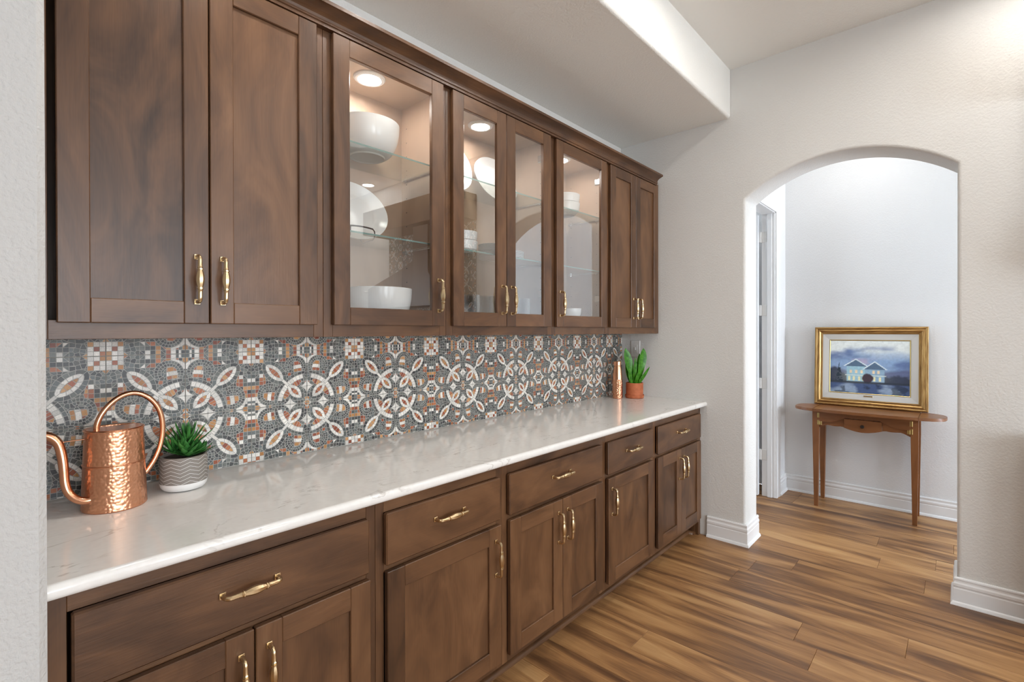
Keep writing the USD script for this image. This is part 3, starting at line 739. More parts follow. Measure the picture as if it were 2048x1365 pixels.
def tess(u0, v0, u1, v1, fu, fv, tone):
    """arrays of the printed pieces of one tile: fu, fv = whether the quadrant is mirrored; (u0..v1) tile rectangle in metres, local"""
    vs, fs, cs, n = [], [], [], 0
    for v, f, k in TRI:
        u = v[:, 0] * PER; w = v[:, 1] * PER
        if fu: u = PER / 2 - u
        if fv: w = PER / 2 - w
        if u.min() < u0 or u.max() > u1 or w.min() < v0 or w.max() > v1: 
            u = np.clip(u, u0, u1); w = np.clip(w, v0, v1)
            if np.ptp(u) < 1e-4 or np.ptp(w) < 1e-4: continue
        pal = PAL[k]; c = np.array(pal[tone.randrange(len(pal))]) * tone.uniform(.86, 1.14)
        vs.append(np.column_stack([u, w])); fs.append((f[:, ::-1] if fu != fv else f) + n); cs.append(np.repeat(c[None], len(v), 0)); n += len(v)
    return np.vstack(vs), np.vstack(fs), np.vstack(cs)
def tile_field(root, place, cols, rows, umin, umax, vmin, vmax, useed):
    """cols, rows: lists of (start, mirrored). place(u, v, depth) -> world point"""
    tone = random.Random(useed); T = PER / 2; g = .0004
    for cu, fu in cols:
        for rv, fv in rows:
            a0, a1, b0, b1 = max(cu, umin) + g, min(cu + T, umax) - g, max(rv, vmin) + g, min(rv + T, vmax) - g
            if a1 - a0 < .01 or b1 - b0 < .008: continue
            slab = bx(a0, a1, b0, b1, 0, .007, .0008)
            s2 = slab.copy(); s2.vertices = place(slab.vertices[:, 0], slab.vertices[:, 1], slab.vertices[:, 2])
            trimesh.repair.fix_normals(s2)
            t = obj('tile', s2, 'tesserae_grout', root, smooth=False)
            v, f, c = tess(a0 - cu + .001, b0 - rv + .001, a1 - cu - .001, b1 - rv - .001, fu, fv, tone)
            P = place(v[:, 0] + cu, v[:, 1] + rv, np.full(len(v), .0073))
            obj('tesserae', (P, f), 'mosaic_print', t, smooth=False, color=c, kind='stuff')
XS0, ZS0 = 0.293, 1.325                 # a checker centre
T = PER / 2
bs = thing('backsplash', (1.7, 0, CT), 'mosaic-patterned tile splash in grey, white and terracotta between worktop and wall cabinets', 'tile splash')
obj('grout_bed', bx(.106, W - .001, -.0045, -.0004, CT + .0005, UZ0 + .0035), 'grout', bs, smooth=False)
cols = [(XS0 + T * k, (k % 2 == 0)) for k in range(-1, 15)]      # right of a checker the quadrant is mirrored in u
rows = [(ZS0 - T, False), (ZS0 - 2 * T, True), (ZS0, True)]
def place_back(u, v, w): return np.column_stack([u, -.0008 - w, v])
tile_field(bs, place_back, cols, rows, .107, W - .002, CT + .003, UZ0 + .003, 21)
# the same tile on the range wall further along the far wall (seen mirrored in the glass doors)
KY0, KY1, KZ0, KZ1 = -2.235, -3.72, 0.92, 2.49
kt = thing('range_splash', (W, -2.98, KZ0), 'tall panel of the same mosaic tile on the far wall beyond the frame', 'tile splash')
def place_k(u, v, w): return np.column_stack([W - .0008 - w, -u, v])
cols = [(2.235 + T * k, (k % 2 == 0)) for k in range(0, 8)]
rows = [(ZS0 + T * k, (k % 2 == 0)) for k in range(-2, 6)]
tile_field(kt, place_k, cols, rows, 2.235, 3.72, KZ0, KZ1, 22)
hv = thing('range_valance', (W - .2, -2.98, 2.49), 'brown wood valance above the range tile on the far wall', 'valance')
obj('valance', bx(W - .34, W - .001, -3.74, -2.225, 2.491, 2.75, .004), WD, hv, grain='y')
hd = thing('range_hood', (W - .25, -3.1, 1.70), 'dark wood range hood on the tiled far wall', 'range hood')
hm = ext_x(Polygon([(-3.70, 1.66), (-2.46, 1.66), (-2.46, 1.78), (-2.62, 2.0), (-2.62, 2.47), (-2.86, 2.47), (-2.86, 2.13), (-3.07, 2.05), (-3.70, 1.88)]), W - .30, W - .012)
obj('hood_body', hm, 'hood_dark', hd, smooth=40)
kc = thing('range_counter', (W - .3, -2.98, 0), 'shallow brown base cabinet with pale top below the range tile', 'cabinet')
obj('cabinet_body', bx(W - .20, W - .001, -3.72, -2.29, .0005, .88, .002), WD, kc, grain='z')
obj('worktop', bx(W - .23, W - .001, -3.74, -2.26, .8805, .915, .006), 'quartz', kc)

# ------------------------------------------------------------------ inside the glass cabinets
SHZ = (1.770, 2.100)
names = ('glass cabinet with the large bowls', 'double glass cabinet', 'single glass cabinet near the far wall')
for (x0, x1), nm in zip(((Ux[1], Ux[2]), (Ux[2], Ux[3]), (Ux[3], Ux[4])), names):
    for z, w in zip(SHZ, ('lower', 'upper')):
        s = thing('glass_shelf', ((x0 + x1) / 2, -.15, z), f'{w} clear glass shelf inside the {nm}', 'shelf')
        a, b = x0 + .0185, x1 - .0185
        obj('glass_sheet', bx(a, b, -.279, -.014, z - .006, z), 'shelf_glass', s, smooth=False)
        obj('polished_edge', bx(a, b, -.2805, -.2792, z - .006, z), 'shelf_edge', s, smooth=False)
        for xx in (a + .003, b - .003):
            obj('support_bar', bx(xx - .0022, xx + .0022, -.265, -.03, z - .0115, z - .0064, .001), 'chrome', s)
            for yy in (-.245, -.05): obj('shelf_clip', bx(xx - .004, xx + .004, yy - .006, yy + .006, z - .0175, z - .0064, .002), 'chrome', s)
def puck(x, y, lab):
    t = thing('cabinet_lamp', (x, y, 2.4245), lab, 'cabinet lamp')
    obj('lens', lathe([(0, -.009), (.042, -.009), (.042, -.0075), (0, -.0075)], (x, y, 2.4245), 40), 'puck_lens', t, smooth=False)
    obj('trim_ring', lathe([(0.0, -.007), (.0425, -.007), (.047, -.0105), (.056, -.010), (.062, -.005), (.063, -.0002), (0.0, -.0002)], (x, y, 2.4245), 40), 'lamp_trim', t)
puck(1.108, -.166, 'round lit lamp in the top of the glass cabinet with the large bowls')
puck(1.733, -.166, 'round lit lamp in the top of the double glass cabinet')
puck(2.395, -.166, 'round lit lamp in the top of the single glass cabinet')
FL = 1.4245
def bowl(x, y, z, r, h, foot, lab, group=None, n=56, rim=.006):
    t = rim
    pr = [(0, .004), (foot - .006, .004), (foot - .003, 0), (foot, 0), (foot + .002, .006)]
    for s in np.linspace(0.12, 1, 12): pr.append((foot + (r - foot) * math.sin(s * PI / 2) ** .85, .006 + (h - .006) * (1 - math.cos(s * PI / 2)) ** .9 if s < 1 else h))
    pr.append((r - t, h))
    for s in np.linspace(1, 0.12, 10)[1:]: pr.append((max(foot + (r - foot) * math.sin(s * PI / 2) ** .85 - t, .01), .012 + (h - .012) * (1 - math.cos(s * PI / 2)) ** .9))
    pr.append((0, .012))
    o = thing('serving_bowl', (x, y, z), lab, 'bowl', group)
    obj('bowl', lathe(pr, (x, y, z), n), 'porcelain', o, smooth=40)
bowl(1.105, -.152, SHZ[1] + .0006, .128, .135, .068, 'large white bowl on the upper shelf of the left glass cabinet')
bowl(1.160, -.150, FL + .0006, .134, .150, .075, 'wide white bowl on the floor of the left glass cabinet')
def platter(c, a, b, lean, lab, group=None, tilt=0.0, rimcol='porcelain'):
    """oval platter standing up, leaning back by 'lean' radians; c: its lowest point; a, b half axes (x, z)"""
    t = thing('platter', c, lab, 'platter', group)
    pr = [(0, .010), (.62, .010), (.70, .013), (.86, .002), (.97, -.006), (1.0, -.008), (1.0, -.003), (.97, 0), (.86, .008), (.72, .019), (.6, .017), (0, .017)]
    n = 64; ang = np.arange(n) * 2 * PI / n
    V = []
    for i in range(n):
        for r, w in pr: V.append((a * r * math.cos(ang[i]), w, b * r * math.sin(ang[i])))
    k = len(pr); Fs = []
    for i in range(n):
        j = (i + 1) % n
        for q in range(k - 1):
            A, B, C, D_ = i * k + q, j * k + q, j * k + q + 1, i * k + q + 1
            if pr[q][0] > 0: Fs.append((A, B, C))
            if pr[q + 1][0] > 0: Fs.append((A, C, D_))
    m = trimesh.Trimesh(V, Fs, process=True); m.merge_vertices(); trimesh.repair.fix_normals(m)
    if m.volume < 0: m.invert()
    rot = trimesh.transformations.rotation_matrix(tilt, (0, 1, 0)); m.apply_transform(rot)
    m.apply_translation((0, 0, -m.bounds[0][2]))
    m.apply_transform(trimesh.transformations.rotation_matrix(-lean, (1, 0, 0)))
    m.apply_translation((0, 0, -m.bounds[0][2])); m.apply_translation(c)
    obj('dish', m, 'porcelain', t, smooth=40)
    ring = np.array([(a * .995 * math.cos(q), -.0075, b * .995 * math.sin(q)) for q in np.linspace(0, 2 * PI, 72, endpoint=False)])
    mm = tube(ring, .0016, 6, True)
    return t
platter((1.075, -.118, SHZ[0] + .004), .165, .127, .26, 'oval white platter on a black wire stand in the left glass cabinet')
ws = thing('plate_stand', (1.075, -.14, SHZ[0]), 'small black wire stand holding the oval platter', 'plate stand')
z0 = SHZ[0] + .0028
for sx in (-.052, .052):
    obj('wire', tube(spline([(1.075 + sx, -.034, z0 + .15), (1.075 + sx, -.052, z0 + .04), (1.075 + sx, -.075, z0), (1.075 + sx, -.135, z0), (1.075 + sx * 1.02, -.160, z0 + .003), (1.075 + sx * 1.05, -.166, z0 + .030), (1.075 + sx * .95, -.160, z0 + .043)], 24), .0026, 8), 'black_wire', ws)
obj('wire', tube(spline([(1.075 - .05, -.160, z0 + .043), (1.075, -.161, z0 + .046), (1.075 + .05, -.160, z0 + .043)], 10), .0032, 8), 'black_wire', ws)
# double cabinet
platter((1.655, -.085, SHZ[1] + .003), .112, .125, .22, 'left oval white platter on the upper shelf of the double glass cabinet')
platter((1.955, -.085, SHZ[1] + .003), .165, .122, .22, 'right oval white platter on the upper shelf of the double glass cabinet', tilt=.12)
def small_bowl(x, y, z, r, h, lab, group, name='small_bowl', cat='bowl'):
    t = thing(name, (x, y, z), lab, cat, group)
    pr = [(0, .002), (r * .55, .002), (r * .58, 0), (r * .62, 0), (r * .64, .004), (r * .93, h * .35), (r * .98, h * .7), (r, h), (r - .004, h), (r * .93 - .003, h * .7), (r * .88, h * .38), (r * .55, .008), (0, .008)]
    obj('bowl', lathe(pr, (x, y, z), 40), 'porcelain', t, smooth=40)
for k in range(2): small_bowl(1.620, -.160, SHZ[0] + .0006 + k * .044, .070, .060, ('lower', 'upper')[k] + ' white bowl stacked behind the left pane of the double cabinet', 'stacked bowls', )
def plate(x, y, z, r, lab, group):
    t = thing('plate', (x, y, z), lab, 'plate', group)
    pr = [(0, .002), (r * .6, .002), (r * .62, 0), (r * .66, 0), (r * .7, .003), (r, .006), (r, .0074), (r - .003, .0076), (r * .68, .0064), (0, .0062)]
    obj('dish', lathe(pr, (x, y, z), 48), 'porcelain', t, smooth=40)
for k in range(5): plate(1.895, -.155, SHZ[0] + .0006 + k * .0078, .118, ('bottom', 'second from the bottom', 'middle', 'second from the top', 'top')[k] + ' dinner plate of the white stack in the double cabinet', 'stacked dinner plates')
for k in range(4): plate(1.835, -.150, SHZ[0] + .0405 + k * .0078, .075, ('lowest', 'second', 'third', 'topmost')[k] + ' of the small white plates stacked on the dinner plates', 'stacked small plates')
def tumbler(x, y, z, lab, group):
    t = thing('drinking_glass', (x, y, z), lab, 'glass', group)
    n, H = 48, .150
    def R(zz, th, inner):
        s = zz / H
        base = .0235 + .0215 * math.sin(min(s / .68, 1) * PI / 2) if s < .68 else .045 - .003 * (s - .68)
        flute = (1 + (.030 * math.cos(12 * th) if (.05 < s < .70 and not inner) else 0))
        return (base - (.0028 if inner else 0)) * flute
    zo = np.linspace(0, H, 22); zi = np.linspace(H, .010, 14)
    a = np.arange(n) * 2 * PI / n; V = []; prof = [(q, False) for q in zo] + [(q, True) for q in zi]
    for th in a:
        V.append((0, 0, 0))
        for zz, inn in prof: r = R(zz, th, inn); V.append((r * math.cos(th), r * math.sin(th), zz))
        V.append((0, 0, .010))
    k = len(prof) + 2; Fs = []
    for i in range(n):
        j = (i + 1) % n
        for q in range(k - 1): Fs += [(i * k + q, j * k + q, j * k + q + 1), (i * k + q, j * k + q + 1, i * k + q + 1)]
    m = trimesh.Trimesh(np.array(V) + np.array((x, y, z)), Fs, process=True); m.merge_vertices()
    if m.volume < 0: m.invert()
    obj('glass', m, 'tumbler_glass', t, smooth=45)
for i, (x, y) in enumerate(((1.655, -.175), (1.752, -.175), (1.850, -.170), (1.945, -.165), (2.035, -.175))):
    tumbler(x, y, FL + .0006, 'fluted clear tumbler, number ' + ('one', 'two', 'three', 'four', 'five')[i] + ' from the left in the double glass cabinet', 'fluted tumblers')
# single cabinet
for k in range(2): small_bowl(2.47, -.150, SHZ[1] + .0006 + k * .052, .088, .072, ('lower', 'upper')[k] + ' white bowl of the stack on the upper shelf of the single glass cabinet', 'stacked bowls in the single cabinet')
platter((2.365, -.075, SHZ[0] + .003), .115, .105, .2, 'round white plate leaning on the lower shelf of the single glass cabinet')
for k in range(2): small_bowl(2.52, -.165, FL + .0006 + k * .050, .055, .062, ('lower', 'upper')[k] + ' white cup stacked on the floor of the single glass cabinet', 'stacked cups', 'cup', 'cup')

# ------------------------------------------------------------------ on the worktop
# watering can
wx, wy = .284, -.188
wc = thing('watering_can', (wx, wy, CT), 'hammered copper watering can with a hoop handle on the worktop', 'watering can')
Z = CT + .0006; Hc = .216
def can_r(s): return .0735 - .008 * s
pr = [(0, 0)] + [(can_r(0) * .97, 0), (can_r(0), .003)]
for s in np.linspace(.03, .555, 20): pr.append((can_r(s), s * Hc))
for s in np.linspace(0, 1, 7): pr.append((can_r(.56) + .0022 * math.sin(PI * s), (.558 + .018 * s) * Hc))
for s in np.linspace(.58, .985, 16): pr.append((can_r(s), s * Hc))
pr += [(can_r(1) + .0022, Hc * .99), (can_r(1) + .0026, Hc), (can_r(1) + .001, Hc * 1.008), (can_r(1) - .003, Hc)]
pr += [(can_r(1) - .004, Hc - .004), (can_r(1) - .004, .01), (0, .01)]
obj('body', lathe(pr, (wx, wy, Z), 72, 1, 1.02), 'hammered_copper', wc, smooth=40)
# half lid with a crescent opening at the back
disc = Point(0, 0).buffer(can_r(1) - .0035, 32)
cut = Point(.012, .084).buffer(.062, 32)
lid = affinity.translate(disc.difference(cut), wx, wy)
lm = ext_z(lid, Z + Hc + .0005, Z + Hc + .002)
obj('lid', lm, 'copper', wc, smooth=False)
hp = [(wx - .040, wy - .010, Z + Hc - .003), (wx - .012, wy - .006, 1.197), (wx + .045, wy, 1.224), (wx + .092, wy, 1.192), (wx + .112, wy, 1.128), (wx + .108, wy, 1.070), (wx + .092, wy, 1.025), (wx + .069, wy, .990)]
obj('handle', tube(spline(hp, 48), .0072, 14), 'copper', wc, smooth=60)
sp = [(wx - .050, wy - .035, .9535), (wx - .078, wy - .030, .954), (wx - .098, wy - .020, .975), (wx - .107, wy - .012, 1.030), (wx - .112, wy - .006, 1.085), (wx - .122, wy, 1.115), (wx - .142, wy + .004, 1.130), (wx - .160, wy + .008, 1.128)]
obj('spout', tube(spline(sp, 48), np.linspace(.0095, .0115, 48), 16), 'copper', wc, smooth=60)
br_ = [(wx - .062, wy - .008, Z + .196), (wx - .120, wy + .002, 1.108)]
obj('brace', tube(br_, .0018, 8), 'copper', wc)

# small grey pot with a succulent
px_, py_ = .459, -.153
pt = thing('patterned_pot', (px_, py_, CT), 'small grey pot with white zigzag lines and a succulent beside the watering can', 'potted plant')
Zp = CT + .0006; Hp = .104
def pot_r(z):
    s = z / Hp
    return .0615 - .012 * (1 - min(s / .20, 1)) ** 2.2 + .0015 * math.sin(PI * s)
pr = [(0, 0), (.040, 0), (.046, .001)] + [(pot_r(z), z) for z in np.linspace(.003, .0245, 8)] + [(pot_r(z) , z) for z in (.0246,)]
pr_low = pr + [(.05, .0246), (0, .0246)]
obj('glazed_base', lathe(pr_low, (px_, py_, Zp), 56), 'white_ceramic', pt, smooth=40, label='white glazed base')
pr_up = [(0, .0248), (pot_r(.0248) + .0003, .0248)] + [(pot_r(z) + .0003, z) for z in np.linspace(.03, Hp - .002, 14)] + [(.060, Hp), (.056, Hp), (.055, Hp - .012), (0, Hp - .012)]
obj('pot', lathe(pr_up, (px_, py_, Zp), 56), 'grey_ceramic', pt, smooth=40)
obj('soil', lathe([(0, -.004), (.0545, -.004), (.0545, 0), (.03, .004), (0, .006)], (px_, py_, Zp + Hp - .0075), 32), 'soil', pt)
nz = 8
for k in range(7):
    zb = .026 + k * .0112; V, Fs = [], []
    N = nz * 2 * 6
    for i in range(N):
        th = 2 * PI * i / N; tri = abs((i / 6) % 2 - 1); zz = zb + .0095 * tri - .001
        for dz in (-.0005, .0005):
            q = min(max(zz + dz, .0252), Hp - .0015); r = pot_r(q) + .0006
            V.append((px_ + r * math.cos(th), py_ + r * math.sin(th), Zp + q))
    for i in range(N):
        j = (i + 1) % N; Fs += [(2 * i, 2 * j, 2 * j + 1), (2 * i, 2 * j + 1, 2 * i + 1)]
    obj('zigzag_line', trimesh.Trimesh(V, Fs, process=False), 'white_ceramic', pt, smooth=True)
def leaf(base, d, L, w, thick, bend, n=8, tipw=.0, shape=1.0, side=None, fold=0.15):
    """pointed fleshy or broad leaf from base along d, curling by bend towards +z or given"""
    d = np.array(d, float); d /= np.linalg.norm(d)
    up = np.array((0, 0, 1.0)); s_ = np.cross(d, up) if side is None else np.array(side, float)
    if np.linalg.norm(s_) < 1e-3: s_ = np.array((1.0, 0, 0))
    s_ /= np.linalg.norm(s_); nrm = np.cross(s_, d); nrm /= np.linalg.norm(nrm)
    V = []
    for i in range(n + 1):
        t = i / n; c = np.array(base) + d * L * t + nrm * bend * L * t * t
        wd = w * (math.sin(PI * (t ** shape * .92 + .08)) ** .8 if t < 1 else 0.0) + (1 - t) * w * .25
        th = thick * (1 - t) ** .6 + .0004
        if i == n: wd = .0003
        V += [c - s_ * wd + nrm * fold * wd, c - nrm * th, c + s_ * wd + nrm * fold * wd, c + nrm * th * .5]
    Fs = []
    for i in range(n):
        for j in range(4):
            q = (j + 1) % 4; Fs += [(i * 4 + j, i * 4 + q, i * 4 + 4 + q), (i * 4 + j, i * 4 + 4 + q, i * 4 + 4 + j)]
    Fs += [(0, 2, 1), (0, 3, 2)]
    m = trimesh.Trimesh(V, Fs, process=False); trimesh.repair.fix_normals(m)
    return m
lr = random.Random(5)
zt = Zp + Hp - .004
def rosette(cx, cy, cz, n, L, w, up0, up1, ax=(0, 0, 1)):
    for i in range(n):
        th = i * 2.39996 + lr.uniform(-.2, .2); f = i / n; el = up0 + (up1 - up0) * f + lr.uniform(-.08, .08)
        dd = np.array((math.cos(th) * math.cos(el), math.sin(th) * math.cos(el), math.sin(el))) + np.array(ax) * .0
        l = 1.15 * L * (1 - .35 * f) * lr.uniform(.85, 1.15)
        obj('leaf', leaf((cx, cy, cz + .010 * f), dd, l, w * lr.uniform(.85, 1.1), .003, .22 * (1 - f) + .05, 7, shape=.75), 'succulent_leaf', pt, smooth=50)
rosette(px_ - .028, py_ + .004, zt + .012, 22, .060, .0036, .35, 1.35)
rosette(px_ + .012, py_ + .012, zt + .022, 30, .082, .0050, .30, 1.45)
rosette(px_ + .002, py_ - .030, zt + .004, 22, .054, .0095, .05, 1.25)
rosette(px_ + .042, py_ - .006, zt + .004, 16, .040, .0078, .05, 1.3)
rosette(px_ - .006, py_ - .012, zt + .010, 16, .066, .0062, .2, 1.2)

# copper bottle
cbx, cby = 3.165, -.105
cbt = thing('copper_bottle', (cbx, cby, CT), 'tall hammered copper bottle with a screw cap on the worktop by the terracotta pot', 'bottle')
bz = CT + .0006
pr = [(0, 0), (.033, 0), (.036, .003), (.0365, .02), (.0365, .10), (.0355, .135)]
obj('body', lathe([(r, z) for r, z in pr] + [(.0352, .136), (0, .136)], (cbx, cby, bz), 56), 'hammered_copper_fine', cbt, smooth=40)
obj('shoulder', lathe([(0, .1362), (.0352, .1362), (.0335, .170), (.030, .205), (.027, .222), (.0265, .228), (0, .228)], (cbx, cby, bz), 56), 'copper', cbt, smooth=40)
obj('cap', lathe([(0, .2285), (.0235, .2285), (.0235, .232), (.0262, .2335), (.0265, .236), (.0265, .262), (.025, .2655), (0, .267)], (cbx, cby, bz), 56), 'copper', cbt, smooth=40)

# terracotta pot with broad leaves
tx, ty = 3.268, -.185
tp = thing('terracotta_pot', (tx, ty, CT), 'terracotta pot and saucer with an upright broad-leaved plant beside the light switch', 'potted plant')
obj('saucer', lathe([(0, 0), (.060, 0), (.064, .002), (.068, .022), (.0665, .024), (.064, .023), (.060, .006), (0, .006)], (tx, ty, bz), 48), 'terracotta', tp, smooth=40)
obj('pot', lathe([(0, .0062), (.0585, .0062), (.0605, .010), (.0615, .108), (.0600, .1105), (.0565, .1105), (.0555, .095), (0, .095)], (tx, ty, bz), 48), 'terracotta', tp, smooth=40)
obj('soil', lathe([(0, .0955), (.0553, .0955), (.0553, .100), (0, .102)], (tx, ty, bz), 32), 'soil', tp)
rv = np.array((.67, -.742, 0)); fv_ = np.array((.742, .67, 0)); base = np.array((tx, ty, bz + .100))
def bl(off, tip, w, bend, sh=.9, dep=0.0, fold=.22):
    b = base + rv * off; e = base + rv * tip[0] + np.array((0, 0, tip[1])) + fv_ * dep
    d_ = e - b
    obj('leaf', leaf(b, d_, np.linalg.norm(d_), w, .0012, bend, 16, shape=sh, side=rv * .93 + fv_ * .36, fold=fold), 'broad_leaf', tp, smooth=50)
bl(-.012, (-.070, .262), .030, .03, 1.9)
bl(.022, (.084, .256), .031, -.12, 2.1, .0)
bl(.010, (.036, .222), .017, .06, 1.6, .03)
bl(.000, (.004, .192), .015, .02, 1.1, .0)
bl(.028, (.100, .132), .015, .06, .95, -.02)
bl(-.020, (-.052, .110), .014, .06, .95, -.02)
bl(.006, (.020, .095), .013, .02, .95, -.03)
bl(-.026, (-.070, .145), .015, .10, 1.0, .02)
# light switch on the far wall
sw = thing('light_switch', (W, -.123, 1.265), 'almond wall switch plate with a small dimmer above the terracotta plant', 'light switch')
obj('plate', bx(W - .006, W - .0006, -.160, -.086, 1.203, 1.327, .002), 'white_plastic', sw)
obj('rocker', bx(W - .0078, W - .0061, -.140, -.106, 1.232, 1.298, .001), 'white_plastic', sw)
obj('dimmer', bx(W - .013, W - .0079, -.127, -.117, 1.256, 1.276, .002), 'white_plastic', sw)

# ------------------------------------------------------------------ hall table
TZ = .785
tb = thing('console_table', (4.68, -1.39, 0), 'narrow brown drop-leaf console table with brass hinges against the hall wall', 'table')
ty0, ty1 = -.925, -1.872; tx0, tx1 = 4.465, 4.845
pts_ = []
for t_ in np.linspace(0, 2 * PI, 96, endpoint=False):
    c, s = math.cos(t_), math.sin(t_)
    pts_.append(((tx0 + tx1) / 2 + (tx1 - tx0) / 2 * np.sign(s) * abs(s) ** .62, (ty0 + ty1) / 2 + (ty0 - ty1) / 2 * np.sign(c) * abs(c) ** .80))
tpoly = Polygon(pts_).buffer(0)
def top_piece(clip):
    p = tpoly.intersection(clip)
    return cat_(ext_z(p.buffer(-.003), TZ - .022, TZ), ext_z(p, TZ - .019, TZ - .003))
obj('tabletop', top_piece(sbox(4, -1.72, 5, -1.075)), 'table_wood', tb, grain='y')
obj('drop_leaf', top_piece(sbox(4, -1.0735, 5, 0)), 'table_wood', tb, grain='y')
obj('drop_leaf', top_piece(sbox(4, -3, 5, -1.7215)), 'table_wood', tb, grain='y')
def tleg(x, y):
    a, b, z1, z0 = .0225, .0135, TZ - .0225, .0005
    V = [(x + sx * h, y + sy * h, z) for z, h in ((z0, b), (.62, a), (z1, a)) for sx, sy in ((-1, -1), (1, -1), (1, 1), (-1, 1))]
    Fs = []
    for i in range(2):
        for j in range(4):
            q = (j + 1) % 4; Fs += [(i * 4 + j, i * 4 + q, i * 4 + 4 + q), (i * 4 + j, i * 4 + 4 + q, i * 4 + 4 + j)]
    Fs += [(0, 2, 1), (0, 3, 2), (8, 9, 10), (8, 10, 11)]
    return trimesh.Trimesh(V, Fs, process=False)
LY0, LY1 = -1.084, -1.697
for x in (4.575, 4.828):
    for y in (LY0, LY1): obj('leg', tleg(x, y), 'table_wood', tb, smooth=False, grain='z')
zt_ = TZ - .0225
def scal(y): # lower edge of the front apron
    s = (y - LY0) / (LY1 - LY0); a = abs(s - .5) * 2
    return .618 + .052 * (0.5 + .5 * math.cos(PI * min(max((a - .30) / .62, 0), 1))) * (1 if a > .30 else 1) - (.052 + .0) * (1 if False else 0)
ys = np.linspace(LY0 - .023, LY1 + .023, 41)
low = []
for y in ys:
    s = (y - LY0) / (LY1 - LY0); a = abs(s - .5) * 2
    if a < .44: zl = .655 - .030 * math.cos(a / .44 * PI / 2)
    elif a < .72: zl = .655 - .004 * math.sin((a - .44) / .28 * PI)
    else: zl = .655 - .030 * (.5 - .5 * math.cos((a - .72) / .28 * PI))
    low.append((zl - .0, y))
ap = Polygon([(p[1], p[0]) for p in low] + [(ys[-1], zt_), (ys[0], zt_)]).buffer(0)
dw = sbox(-1.39 - .118, .600, -1.39 + .118, .718)
drawer_p = ap.intersection(dw); apron_p = ap.difference(dw.buffer(.002))
obj('apron', ext_x(apron_p if apron_p.geom_type == 'Polygon' else max(apron_p.geoms, key=lambda g: g.area), 4.566, 4.582), 'table_wood', tb, grain='y')
obj('drawer', ext_x(drawer_p, 4.5565, 4.580), 'table_wood', tb, grain='y')
# bracket-shaped upper skirt standing proud of the apron
sk = []
for y in ys:
    a = abs((y - LY0) / (LY1 - LY0) - .5) * 2
    zl = .744 if a < .12 else .744 - .062 * (.5 - .5 * math.cos(min((a - .12) / .62, 1) * PI))
    sk.append((y, zl))
obj('bracket_skirt', ext_x(Polygon(sk + [(ys[-1], zt_), (ys[0], zt_)]).buffer(0), 4.546, 4.5615), 'table_wood', tb, grain='y')
obj('knob', lathe([(0, 0), (.005, 0), (.005, .008), (.011, .012), (.013, .017), (.010, .022), (0, .024)], (0, 0, 0), 24).apply_transform(trimesh.transformations.rotation_matrix(-PI / 2, (0, 1, 0))).apply_translation((4.556, -1.39, .672)), 'dark_knob', tb, smooth=40)
obj('side_apron', bx(4.595, 4.808, LY0 - .008, LY0 + .008, .65, zt_), 'table_wood', tb, grain='x')
obj('side_apron', bx(4.595, 4.808, LY1 - .008, LY1 + .008, .65, zt_), 'table_wood', tb, grain='x')
obj('back_apron', bx(4.82, 4.836, LY1 + .023, LY0 - .023, .65, zt_), 'table_wood', tb, grain='y')
for y in (LY0 - .026, LY1 + .026):
    for z in (.728, .672):
        obj('hinge', cat_(bx(4.5495, 4.5535, y - .016, y + .016, z - .019, z + .019, .0008), tube([(4.5485, y, z - .019), (4.5485, y, z + .019)], .0028, 8)), 'old_brass', tb)

# framed picture leaning on the wall
pic = thing('framed_picture', (4.80, -1.396, TZ), 'gilt-framed dusk landscape picture leaning on the hall wall, on the console table', 'picture')
PW_, PH_, lean = .735, .640, .055
def to_world(P):
    P = np.asarray(P, float)     # local: u right (to -y), v up, w out of the wall
    u, v, w = P[:, 0], P[:, 1], P[:, 2]
    X = 4.822 - w * math.cos(lean) + v * math.sin(lean); Zz = TZ + .0012 + v * math.cos(lean) + w * math.sin(lean)
    return np.column_stack([X, -1.396 - u, Zz])
def ring_mould(u0, u1, v0, v1, prof):
    """mitred picture moulding; prof: (inward, height)"""
    k = len(prof); out = []
    cs = [(u0, v0, 1, 1), (u1, v0, -1, 1), (u1, v1, -1, -1), (u0, v1, 1, -1)]
    for s in range(4):
        V = []
        for c in (cs[s], cs[(s + 1) % 4]):
            for a, w in prof: V.append((c[0] + c[2] * a, c[1] + c[3] * a, w))
        Fs = []
        for q in range(k):
            w = (q + 1) % k; Fs += [(q, k + q, k + w), (q, k + w, w)]
        m = trimesh.Trimesh(V, Fs, process=False)
        m.vertices = to_world(m.vertices); trimesh.repair.fix_normals(m); out.append(m)
    return out
hw_, e_ = PW_ / 2, 0
gp = [(0, 0), (0, .030), (.003, .034), (.010, .036), (.016, .033), (.019, .030), (.024, .033), (.032, .0345), (.039, .030), (.044, .024), (.047, .0255), (.051, .0255), (.053, .022), (.057, .020), (.057, 0)]
for i, m in enumerate(ring_mould(-hw_, hw_, 0, PH_, gp)):
    obj('frame_side', m, 'gold_leaf', pic, smooth=25, grain='y' if i % 2 == 0 else 'z')
lp = [(.0572, 0), (.0572, .018), (.100, .012), (.103, .010), (.103, 0)]
obj('liner', cat_(*ring_mould(-hw_, hw_, 0, PH_, lp)), 'frame_liner', pic, smooth=20, label='off-white linen liner')
fp = [(.1032, 0), (.1032, .012), (.106, .013), (.110, .010), (.110, 0)]
obj('inner_fillet', cat_(*ring_mould(-hw_, hw_, 0, PH_, fp)), 'old_brass', pic, smooth=20)
